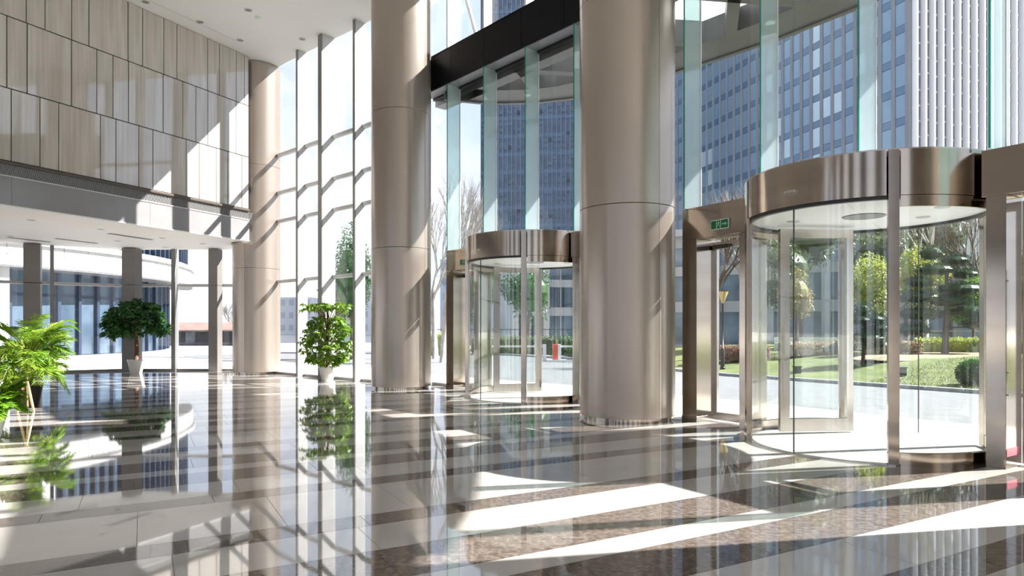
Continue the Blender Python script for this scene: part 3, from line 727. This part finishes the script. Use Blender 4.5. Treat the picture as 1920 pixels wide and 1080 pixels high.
def leafy_tree(x, y, h, cr, cz, label, seed, lm, tm=M_BARKD, n=5000, L=.16, name='leafy_tree', blobs=9, z0=None):
    g = random.Random(seed); z0 = (gz(x, y) if x > 6 else -.02) if z0 is None else z0
    t = empty(name, (x, y, z0), kind='thing', label=label, cat='tree')
    MB().tube([(0, 0, -.1), (.03, 0, cz * .6), (0, 0, cz)], [h * .022, h * .018, h * .012], 7).build('trunk', tm, t, smooth=True)
    P = []
    for b in range(blobs):
        a = g.uniform(0, 6.28); rr = g.uniform(.15, .6); c = (cr[0] * rr * math.cos(a), cr[0] * rr * math.sin(a), cz + cr[1] * g.uniform(-.5, .6)); s = g.uniform(.38, .62)
        P.append(blob_pts(n // blobs, c, (cr[0] * s, cr[0] * s, cr[1] * s), seed * 31 + b, .5))
    V, F = leaves(np.concatenate(P), L, .5, .2, seed); npmesh('foliage', V, F, lm, t, 'stuff')
    core = MB()
    bm_ = [(cr[0] * .62 * math.sin(math.pi * k / 8), cz + cr[1] * .62 * -math.cos(math.pi * k / 8)) for k in range(9)]
    core.lathe([(max(r, .001), z) for r, z in bm_], 12, closed=False); core.build('inner_foliage', lm, t, kind='stuff')
    return t
def pine(x, y, z0, h, pads, label, seed, lean):
    t = empty('cloud_pine', (x, y, z0), kind='thing', label=label, cat='pine tree')
    tp = [(0, 0, -.15), (lean * .5, 0, h * .3), (lean, .05, h * .55), (lean * .6, 0, h * .8), (lean * .4, 0, h * .96)]
    MB().tube(tp, [h * .032, h * .026, h * .02, h * .014, h * .008], 8).build('trunk', M_BARKD, t, smooth=True)
    mb = MB()
    for k, (px, py, pz, pr, ph) in enumerate(pads):
        ph *= 1.5
        P = blob_pts(int(1500 * pr / .5), (px, py, pz), (pr, pr * .9, ph), seed * 17 + k, .35); D = P - np.array([px, py, pz - ph * 1.5])
        V, F = leaves(P, .10, .16, -.2, seed + k, D / (np.linalg.norm(D, axis=1, keepdims=True)) * 1.5); npmesh('needle_pad', V, F, L_PINE, t, 'stuff')
        c = MB().lathe([(max(.001, pr * .8 * math.sin(math.pi * q / 6)), pz - ph * .7 * math.cos(math.pi * q / 6)) for q in range(7)], 12, closed=False)
        c.v = [(a + px, b + py, z) for a, b, z in c.v]; c.build('inner_needles', L_PINE, t, kind='stuff')
        mb.tube([(lean * .7, 0, pz - .12), (px * .6 + lean * .3, py * .6, pz - .1), (px, py, pz - ph * .3)], [.03, .022, .012], 5)
    mb.build('boughs', M_BARKD, t, kind='stuff'); return t
pine(11.3, 21.5, .35, 2.0, [(-.55, 0, .55, .42, .13), (.55, .1, .62, .55, .15), (.15, -.1, .30 + .55, .6, .14), (.55, 0, 1.15, .55, .13), (-.1, 0, 1.42, .45, .13), (.35, 0, 1.45, .42, .12), (0, 0, 1.75, .25, .16), (-.9, .1, .42, .35, .10)],
     'small dark cloud-pruned pine at the lawn seen through the near revolving door', 21, .10)
pine(15.9, 24.5, .5, 4.0, [(1.0, 0, 1.62, 1.0, .20), (-.9, .1, 1.55, .85, .22), (.6, .1, 2.45, .9, .20), (-.95, 0, 2.15, .8, .2), (.15, 0, 2.0, .8, .18), (-1.0, -.1, 2.7, .5, .17), (.85, .1, 3.0, .5, .14), (-.35, 0, 3.15, .75, .17), (.35, 0, 3.5, .55, .15), (-.5, 0, 3.75, .45, .22), (1.3, 0, 1.15, .7, .15), (-1.1, 0, .95, .6, .2)],
     'tall dark cloud-pruned pine with layered pads near the right-hand steel post', 33, .12)
leafy_tree(17.0, 27.6, 4.0, (1.35, 1.35), 3.0, 'rounded yellow-green tree behind the taller cloud-pruned pine', 3, L_YEL, n=9000, L=.11)
leafy_tree(14.4, 26.6, 3.6, (1.15, 1.25), 2.6, 'second rounded yellow-green shrub tree above the small pine', 5, L_YEL, n=6000, L=.11)
leafy_tree(11.0, 25.8, 3.4, (.75, 1.15), 2.2, 'slim orange-tinged sapling beyond the seal of the near revolving door', 8, L_ORA, n=1500, L=.12)
leafy_tree(19.5, 28.2, 3.4, (1.2, 1.2), 2.3, 'green tree next to the near door post behind the pines', 9, L_MID, n=4200, L=.13)
leafy_tree(16, 37, 8.5, (3.2, 2.4), 6.4, 'tall olive evergreen in front of the grey podium building', 14, L_OLIVE, n=5200, L=.30)
leafy_tree(22.5, 38, 8.0, (2.6, 2.2), 6.2, 'wide olive evergreen tree above the yellow-green shrubs', 15, L_OLIVE, n=3600, L=.30)
leafy_tree(-7.9, 33, 6.4, (1.3, 2.6), 3.9, 'dark evergreen outside the tall windows behind the layered potted tree', 16, L_DARK, n=5200, L=.16)
leafy_tree(-2.2, 46, 6.6, (1.9, 2.4), 4.2, 'dark evergreen seen through the curved side of the far revolving door', 17, L_DARK, n=5000, L=.2)
leafy_tree(1.2, 47, 6.2, (2.2, 2.2), 4.0, 'dark evergreen beside the red and white barrier post', 18, L_DARK, n=5200, L=.2)
leafy_tree(-11.6, 44, 5.2, (1.5, 1.7), 3.0, 'bluish green tree far outside between the tall window mullions', 19, L_OLIVE, n=2600, L=.2)
leafy_tree(12.9, 31.5, 5.2, (1.7, 1.7), 3.6, 'olive tree filling the gap between the orange-tinged sapling and the small pine', 24, L_OLIVE, n=6000, L=.17)
leafy_tree(18.4, 33.0, 6.0, (2.2, 2.0), 4.2, 'broad olive tree directly behind the tall cloud-pruned pine', 25, L_OLIVE, n=7000, L=.18)
leafy_tree(23.6, 31.0, 4.6, (1.6, 1.5), 3.1, 'green tree against the pale podium wing', 26, L_MID, n=4200, L=.15)
bare_tree(11.2, 32.5, 7.5, 'pale-trunked bare tree behind the lamp post', 41)
bare_tree(8.4, 27.6, 6.5, 'bare tree with thin reddish twigs beside the lamp post', 42, M_BARKD)
bare_tree(13.0, 35.5, 8.5, 'tall bare tree behind the orange-tinged sapling', 43)
bare_tree(19.2, 31, 8.5, 'pale forked bare tree behind the tall cloud-pruned pine', 44)
bare_tree(22.6, 32, 7.5, 'bare tree by the grey podium near the door post', 45, M_BARKD)
bare_tree(-3.1, 30, 7.8, 'slender bare tree beside the far door portal', 46, M_BARK, .2, 5, .32)
bare_tree(-3.9, 34, 8.0, 'slender bare tree behind the middle column edge', 47, M_BARK, -.2, 5, .32)
bare_tree(-27.5, 66, 4.0, 'leafless tree beside the low shed with a pink roof', 48, M_BARKD, 0, 5, .6)

def hedge(x0, y0, x1, y1, wd, h, lm, label, seed, n=2600, z=None):
    L = math.hypot(x1 - x0, y1 - y0); a = math.atan2(y1 - y0, x1 - x0)
    t = empty('hedge', (x0, y0, gz((x0 + x1) / 2, (y0 + y1) / 2) if z is None else z), a, kind='thing', label=label, cat='hedge')
    g = np.random.default_rng(seed); P = g.uniform((0, -wd / 2, .0), (L, wd / 2, h), (n, 3))
    k = g.integers(0, 3, n); P[k == 0, 2] = h * g.uniform(.85, 1.08, (k == 0).sum()); P[k == 1, 1] = -wd / 2
    V, F = leaves(P, .10, .5, -.3, seed); npmesh('foliage', V, F, lm, t, 'stuff')
    MB().box(.05, L - .05, -wd * .4, wd * .4, 0, h * .88).build('inner_foliage', lm, t, kind='stuff')
hedge(13.2, 24.6, 15.3, 25.6, .9, .42, L_TAN, 'dry pinkish hedge behind the small pine', 51)
hedge(10.0, 24.6, 12.4, 25.2, .9, .42, L_TAN, 'dry tan hedge beneath the orange-tinged sapling', 55)
hedge(16.2, 26.8, 21.5, 25.4, .8, .55, L_YEL, 'low lime hedge behind the tall pine trunk', 52, 4200)
hedge(7.0, 25.6, 9.6, 24.8, .9, .48, L_RED, 'dusty red hedge behind the lamp post', 53)
hedge(-5.2, 38.3, -2.6, 38.6, 1.2, 1.2, L_YEL, 'yellow-green hedge beside the far portal across the road', 54, 3000, 0.0)

hedge(-2.3, 40.6, 2.7, 37.6, .9, 1.0, L_OLIVE, 'olive hedge behind the white barrier arm', 56, 3400, 0.0)
hedge(2.9, 37.4, 5.4, 31.8, .9, 1.0, L_DARK, 'dark clipped hedge past the barrier post towards the near door', 57, 3400, 0.0)

def bush(x, y, r, lm, label, seed):
    t = empty('bush', (x, y, gz(x, y)), kind='thing', label=label, cat='bush')
    V, F = leaves(blob_pts(2600, (0, 0, r * .8), (r, r, r * .85), seed, .7), .07, .5, 0, seed); npmesh('foliage', V, F, lm, t, 'stuff')
    MB().lathe([(max(.001, r * .85 * math.sin(math.pi * q / 6)), r * .8 - r * .75 * math.cos(math.pi * q / 6)) for q in range(7)], 12, closed=False).build('inner_foliage', lm, t, kind='stuff')
bush(11.6, 16.75, .37, L_DARK, 'round clipped dark green bush at the kerb by the near door post', 61)
def bin_(x, y, label):
    t = empty('path_light', (x, y, gz(x, y)), kind='thing', label=label, cat='garden light')
    MB().box(-.10, .10, -.08, .08, 0, .22).build('housing', M_BLACK, t, bevel=.01); MB().box(-.12, .12, -.10, .10, .22, .25).build('cap', M_BLACK, t)
bin_(8.85, 20.7, 'small black garden light on the lawn next to the door seal')
bin_(11.05, 18.9, 'small black garden light on the lawn behind the steel door post')

t = empty('street_lamp', (7.33, 23.2, .05), kind='thing', label='thin black street lamp with a triangular lantern across the road', cat='street lamp')
MB().lathe([(.001, 0), (.09, 0), (.09, .1), (.075, .12), (.075, .72), (.04, .78), (.001, .78)], 14).build('base_sleeve', M_BLACK, t, autos=True)
MB().tube([(0, 0, .75), (0, 0, 2.35)], .028, 10).build('pole', M_BLACK, t, smooth=True)
MB().lathe([(.03, 2.33), (.06, 2.38), (.19, 2.72), (.19, 2.74), (.03, 2.74)], 16).build('lantern', M_AMBER, t, autos=True)
MB().lathe([(.001, 2.74), (.21, 2.74), (.21, 2.77), (.001, 2.79)], 16).build('lantern_cap', M_BLACK, t)
for k in range(4):
    a = k * math.pi / 2; MB().tube([(.05 * math.cos(a), .05 * math.sin(a), 2.37), (.2 * math.cos(a), .2 * math.sin(a), 2.74)], .008, 5).build('cage_bar', M_BLACK, t)

t = empty('barrier_gate', (2.05, 31.0, -.03), kind='thing', label='red and white parking barrier with a white arm beyond the far door', cat='barrier')
MB().box(-.45, .45, -.3, .3, 0, .08).build('foot_slab', M_WHITE, t)
MB().box(-.16, .06, -.14, .14, .08, .80).build('red_cabinet', M_RED, t, bevel=.01); MB().box(.07, .22, -.12, .12, .08, .80).build('white_cabinet', M_WHITE, t, bevel=.01)
MB().box(-.62, -.46, -.08, .08, 0, .80).build('arm_rest', M_WHITE, t)
MB().box(-3.0, -.62, -.03, .03, .66, .74).box(.22, 2.6, -.03, .03, .66, .74).build('arm', M_WHITE, t)

def fence(x0, y0, x1, y1, h, label, m, step=.28, z=0):
    L = math.hypot(x1 - x0, y1 - y0); t = empty('fence', (x0, y0, z), math.atan2(y1 - y0, x1 - x0), kind='thing', label=label, cat='fence')
    MB().box(0, L, -.02, .02, h - .08, h - .04).build('rail', m, t); MB().box(0, L, -.02, .02, .12, .16).build('rail', m, t)
    b = MB()
    for k in range(int(L / step)): b.box(k * step, k * step + .03, -.015, .015, 0, h)
    b.build('pickets', m, t, kind='stuff')
fence(-6, 43.0, 7, 43.0, 1.5, 'black picket fence far outside the far revolving door', M_BLACK)
fence(16.5, 29.5, 25, 27.0, 1.15, 'thin pale rail fence behind the lime hedge', M_ALU, .9, .3)
lw_ = MB().box(0, 4.6, -.15, .15, 0, .75); o = lw_.build('low_white_wall', M_WHITE); o.location = (11.9, 30.2, .35); o.rotation_euler = (0, 0, -.2)
tag(o, 'thing', 'low white wall behind the dry hedge', 'garden wall')

# ---- rounded white building outside the side lobby
t = empty('rounded_building', (-42.8, 43.1, 0), kind='thing', label='rounded white building with navy-framed glazing outside the side lobby', cat='building')
BR = 20.0
for row, (z0, z1, ro) in enumerate([(4.70, 5.25, 0), (5.27, 5.80, .0)]):
    for k in range(30):
        f = 55 + k * 4
        MB().band(0, 0, BR - .3, BR + ro, f + .04, f + 3.96, z0, z1, 3).build('cladding_panel', M_BWHITE, t)
MB().band(0, 0, BR - .3, BR + .18, 55, 175, 5.80, 5.95, 50).build('ledge', M_BWHITE, t, autos=True)
MB().band(0, 0, BR - .3, BR - .10, 55, 175, 5.95, 6.15, 50).build('upper_sill', M_BWHITE, t, autos=True)
MB().band(0, 0, BR - 1.0, BR - .6, 55, 112, 6.1, 12.0, 50).build('upper_glazing', M_BGLASS, t, autos=True)
for k in range(30): MB().band(0, 0, BR - .6, BR - .35, 55 + k * 1.9, 55.45 + k * 1.9, 6.1, 12, 1).build('upper_mullion', M_BMULL, t)
for k in range(16):
    MB().band(0, 0, BR - .6, BR - .2, 112 + k * 4 + .04, 112 + k * 4 + 3.96, 6.15, 7.9, 3).build('cladding_panel', M_BWHITE, t)
MB().band(0, 0, BR - 4, BR - .02, 55, 175, 4.62, 4.70, 50).build('soffit', M_SOFFIT, t)
MB().band(0, 0, BR - 2.0, BR - 1.8, 55, 150, 0, 4.62, 60).build('glazing', M_BGLASS, t, autos=True)
for k in range(24): MB().band(0, 0, BR - 1.85, BR - 1.6, 56 + k * 4.0, 56.55 + k * 4.0, 0, 4.62, 1).build('mullion', M_BMULL, t)
MB().band(0, 0, BR - 1.85, BR - 1.74, 55, 150, 3.25, 3.38, 50).build('glazing_transom', M_BMULL, t, autos=True)
MB().band(0, 0, BR - 1.9, BR - .5, 118, 121, 0, 4.62, 3).build('end_wall', M_BWHITE, t)
MB().band(0, 0, 2, BR - .5, 55, 175, 12, 12.3, 40).build('roof', M_BWHITE, t)

t = empty('shed', (-27.2, 60, -.03), kind='thing', label='low dark shed with a pinkish pitched roof far outside', cat='shed')
MB().box(-4.2, 4.6, 0, 3, 0, 1.45).build('walls', mat('shed_wall', (.06, .07, .09), .7, col2=(.16, .17, .2), scale=1.2), t)
MB().add([(-4.5, -.3, 1.4), (4.9, -.3, 1.4), (4.9, 1.6, 2.1), (-4.5, 1.6, 2.1), (4.9, 3.4, 1.4), (-4.5, 3.4, 1.4), (-4.5, -.3, 1.3), (4.9, -.3, 1.3), (4.9, 3.4, 1.3), (-4.5, 3.4, 1.3)],
         [(0, 1, 2, 3), (3, 2, 4, 5), (6, 9, 8, 7), (0, 6, 7, 1), (5, 4, 8, 9), (1, 7, 8, 4, 2), (0, 3, 5, 9, 6)]).build('roof', M_ROOF, t)
for k in range(4): MB().box(-3.4 + k * 2.1, -2.2 + k * 2.1, -.05, 0, .3, 1.2).build('window', M_BLACK, t)

# ---- tall tower with blue glass face and white-finned face
TW = (51, 86); tu = (-.297, .955)
t = empty('office_tower', (*TW, 0), math.atan2(tu[1], tu[0]), kind='thing', label='tall office tower with a blue glass face and a white-finned face', cat='office building')
# local x along the blue face, +y towards the viewer side
LF = 62.0; HT = 118.0
MB().box(0, LF, -.9 - 40, -.25, 0, HT).build('tower_core', M_TW3, t)
nb = 29; pitch = LF / nb; mvis = {}; cnt = 0; g = random.Random(4)
for i in range(nb + 1):
    MB().box(i * pitch - .30, i * pitch + .30, -.3, .06, 0, HT).build('pilaster', M_TPIL, t)
protos = {}
for j in range(3):
    m = (M_TW1, M_TW2, M_TW1)[j]; p = MB().box(.30, pitch - .30, -.24, -.04, 1.05, 3.95).build('window', m, t); protos[j] = p
sp0 = MB().box(.36, pitch - .36, -.24, -.02, 0.0, 1.0); spm = MB(); gl = MB()
for fl in range(29):
    z = 4.0 * fl
    for i in range(nb):
        x = i * pitch
        spm.box(x + .30, x + pitch - .30, -.24, -.02, z, z + 1.0)
        if 3 <= fl <= 15 and i < 22 and cnt < 288 and not (fl == 3 and i == 0):
            k = 1 if i == 7 or g.random() < .12 else g.choice((0, 2)); c = copy_of(protos[k], (x, 0, z), t); cnt += 1
        else: gl.box(x + .30, x + pitch - .30, -.24, -.06, z + 1.05, z + 3.95)
for k in protos.values(): bpy.data.objects.remove(k)
spm.build('spandrels', M_TW3, t, kind='stuff'); gl.build('glazing', M_TW1, t, kind='stuff')
# finned face: runs along local -y
for k in range(32):
    y = -.6 - k * 1.45
    MB().box(-1.0, -.25, y - .13, y + .13, 0, HT).build('white_fin', M_TFIN, t)
tick = MB(); fm = mat('tower_side_glass', (.13, .14, .17), .3, metal=.1)
MB().box(-.25, -.02, -.9 - 40, 0, 0, HT).build('side_glazing', fm, t)
for fl in range(58):
    for k in range(31):
        y = -.6 - k * 1.45; tick.box(-.9, -.25, y - .62, y - .14, fl * 2 + (k % 2) * .3, fl * 2 + .22 + (k % 2) * .3)
tick.build('sunshade_brackets', M_TPIL, t, kind='stuff')

# second tower far behind
t = empty('office_tower', (-7.0, 150, 0), R_(-8), kind='thing', label='dark blue finely ribbed tower seen above the far revolving door', cat='office building')
MB().box(0, 30, 0, 25, 0, 105).build('tower_core', mat('tower_b_glass', (.045, .08, .13), .2, col2=(.10, .15, .22), scale=.6, detail=9, metal=.3), t)
fb = MB(); g = random.Random(6)
for k in range(30): fb.box(k * 1.0, k * 1.0 + .16, -.4, 0, 0, 105)
fb.build('vertical_ribs', mat('tower_rib', (.17, .20, .26), .5), t, kind='stuff')
sb = MB()
for f in range(26): sb.box(0, 30, -.12, 0, f * 4, f * 4 + .8)
sb.build('floor_bands', M_TW3, t, kind='stuff')
wb = MB()
for k in range(700):
    i = g.randrange(29); f = g.randrange(80); wb.box(i * 1.0 + .25, i * 1.0 + .95, -.16, 0, f * 1.3, f * 1.3 + .8)
wb.build('blinds', mat('tower_blinds', (.075, .12, .19), .4), t, kind='stuff')

# ---- grey podium building behind the garden
def podium(x0, y0, x1, y1, h, label, bay, glassm, seed, slat=False):
    L = math.hypot(x1 - x0, y1 - y0); t = empty('podium_building', (x0, y0, 0), math.atan2(y1 - y0, x1 - x0), kind='thing', label=label, cat='office building')
    MB().box(0, L, .6, 14, 0, h).build('building_core', M_PODS, t)
    n = int(L / bay); bay = L / n; g = random.Random(seed)
    for i in range(n + 1): MB().box(i * bay - .28, i * bay + .28, -.25, .6, 0, h).build('pilaster', M_PODS, t)
    for i in range(n):
        for z0, z1 in ((.3, 2.7), (3.5, 5.4), (6.1, h - .8)):
            MB().box(i * bay + .28, (i + 1) * bay - .28, .35, .45, z0, z1).build('window', glassm, t)
            MB().box(i * bay + bay / 2 - .04, i * bay + bay / 2 + .04, .28, .35, z0, z1).build('window_bar', M_PODS, t)
        for z0, z1 in ((0, .3), (2.7, 3.5), (5.4, 6.1), (h - .8, h)): MB().box(i * bay + .28, (i + 1) * bay - .28, .2, .6, z0, z1).build('spandrel', M_PODS, t)
    MB().box(-.3, L + .3, -.5, 14.3, h, h + .5).build('parapet', M_PODS, t)
    return t
podium(11.5, 50, 25, 44.6, 8.3, 'grey stone podium with tall windows behind the garden trees', 3.1, M_PODG, 1)
podium(25.5, 44, 44, 37, 7.2, 'pale grey podium wing beyond the tall cloud-pruned pine', 2.9, M_PODG, 2)
podium(.3, 62, 9.0, 63.5, 10.0, 'blue-grey glass building behind the barrier', 2.3, M_BGLASS, 3)
t = empty('slatted_awning', (27.4, 40.2, 5.6), R_(-24), kind='thing', label='pale slatted awning on the podium above the pines', cat='awning')
for k in range(44): MB().box(k * .32, k * .32 + .2, 0, .12, 0, 1.9).build('slat', M_WHITE, t)
MB().box(-.2, 14.2, .12, 2.5, -.15, 0).build('awning_tray', M_PODS, t)
# buildings far away on the skyline
for k, (x, y, wd, h, lab) in enumerate([(-14, 130, 12, 15, 'small pale blue block on the skyline beyond the far door'), (-40, 150, 16, 13, 'hazy grey block far outside the tall windows'), (-62, 160, 14, 9, 'low hazy block behind the shed')]):
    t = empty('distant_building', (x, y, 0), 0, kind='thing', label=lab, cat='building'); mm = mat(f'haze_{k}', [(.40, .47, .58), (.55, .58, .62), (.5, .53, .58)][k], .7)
    MB().box(0, wd, 0, 10, 0, h).build('walls', mm, t)
    wn = MB()
    for i in range(int(wd / 2)):
        for f in range(int(h / 3)): wn.box(i * 2 + .5, i * 2 + 1.5, -.05, 0, f * 3 + 1, f * 3 + 2.4)
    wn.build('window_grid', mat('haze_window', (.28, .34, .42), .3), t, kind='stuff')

# ---- entrance canopy with skylights
cz = 7.42
CN = [(-2.3, 16.5), (-1.72, 17.12), (-.80, 17.38), (-.37, 17.42), (.6, 17.36), (1.5, 17.05), (2.9, 16.1), (4.2, 14.84), (5.4, 13.5), (6.28, 12.25), (7.0, 10.9), (7.45, 9.6), (7.6, 8.6), (7.62, 7.4), (7.5, 6.0), (7.35, 4.6)]
CNI = []
for i, p in enumerate(CN):
    a = Vector(CN[max(i - 1, 0)]); b = Vector(CN[min(i + 1, len(CN) - 1)]); d = (b - a).normalized(); n = Vector((-d.y, d.x)) if False else Vector((d.y, -d.x))
    q_ = Vector(p) + n * .85; CNI.append((q_.x, q_.y))
can = empty('entrance_canopy', (0, 0, 0), kind='thing', label='round-ended grey canopy with white skylights over the entrances outside', cat='canopy')
def outside(poly):
    res = []
    # split along the line through the corner of the two fronts
    A = (1.083, 13.52); Bp = (A[0] + .8, A[1] + .6)
    for (s0, s1, O, deg) in ((A, Bp, OL, AL), (Bp, A, OR, AR)):
        q = clip(poly, s0, s1)
        if len(q) < 3: continue
        p0, p1 = on(O, deg, -20, -.47), on(O, deg, 20, -.47)
        q = clip(q, p1, p0)
        if len(q) > 2: res.append(q)
    return res
CR = CN[::-1]
convex = [(-4, -6), (6.2, -6)] + [c for c in CN[::-1]]
inner = [(-4, -6), (CNI[-1][0] - 1.15, -6)] + [c for c in CNI[::-1]]
def cclip(poly, ring):
    for i in range(len(ring)):
        a, b = ring[i], ring[(i + 1) % len(ring)]
        if len(poly) < 3: return []
        poly = clip(poly, a, b)
    return poly
sof = MB(); rib = MB()
a1, a2 = R_(8), R_(74); S1, S2 = 2.5, 2.1
e1 = (math.cos(a1), math.sin(a1)); e2 = (math.cos(a2), math.sin(a2))
for i in range(len(CN) - 1):                      # solid outer rim
    for c in outside(clip_poly([CNI[i], CNI[i + 1], CN[i + 1], CN[i]][::1], convex)): sof.prism(c, cz, cz + .458)
for O, deg, x0, x1 in ((OL, AL, -1.32, 4.0), (OR, AR, -4.3, 5.9)):   # solid strip along the glass
    st = [on(O, deg, x0, -.47), on(O, deg, x1, -.47), on(O, deg, x1, -.80), on(O, deg, x0, -.80)]
    sof.prism(st, cz, cz + .458)
for i in range(-14, 16):
    for j in range(-14, 16):
        o = (4 + e1[0] * S1 * i + e2[0] * S2 * j, 12 + e1[1] * S1 * i + e2[1] * S2 * j)
        q = lambda a, b: (o[0] + e1[0] * S1 * a + e2[0] * S2 * b, o[1] + e1[1] * S1 * a + e2[1] * S2 * b)
        for c in outside(cclip([q(0, 0), q(1, 0), q(1, 1), q(0, 1)], inner)):
            if area(c) > .02: MB().prism(c, cz + .46, cz + .475).build('skylight', M_SKYL, can)
        for st in ([q(0, -.06), q(1, -.06), q(1, .06), q(0, .06)], [q(-.05, 0), q(.05, 0), q(.05, 1), q(-.05, 1)]):
            for c in outside(cclip(st, inner)):
                if area(c) > .005: rib.prism(c, cz, cz + .45)
sof.build('soffit_rim', M_CANOPY, can); rib.build('rib_grid', M_CANOPY, can)
for i in range(1, len(CN) - 2):
    a, b = Vector(CN[i]), Vector(CN[i + 1]); d = (b - a); L = d.length; an = math.atan2(d.y, d.x)
    MB().box(0, L, 0, .12, cz - .04, cz + .60, an, (a.x, a.y, 0)).build('edge_panel', M_CANOPY, can)
for k, (x, y) in enumerate([(5.0, 12.9), (.4, 16.9), (3.4, 14.6)]):
    MB().lathe([(.001, cz - .01), (.09, cz - .01), (.09, cz), (.001, cz)], 14, (x, y, 0)).build('spotlight', M_WHITE, can)
for x0, y0, x1, y1 in ((-2.0, 17.0, -.6, 17.35), (2.0, 12.9, 2.9, 16.0), (5.1, 9.2, 6.9, 10.0)):
    MB().tube([(x0, y0, 13.0), (x1, y1, cz + .5)], .05, 8).build('tie_rod', M_ALU, can)
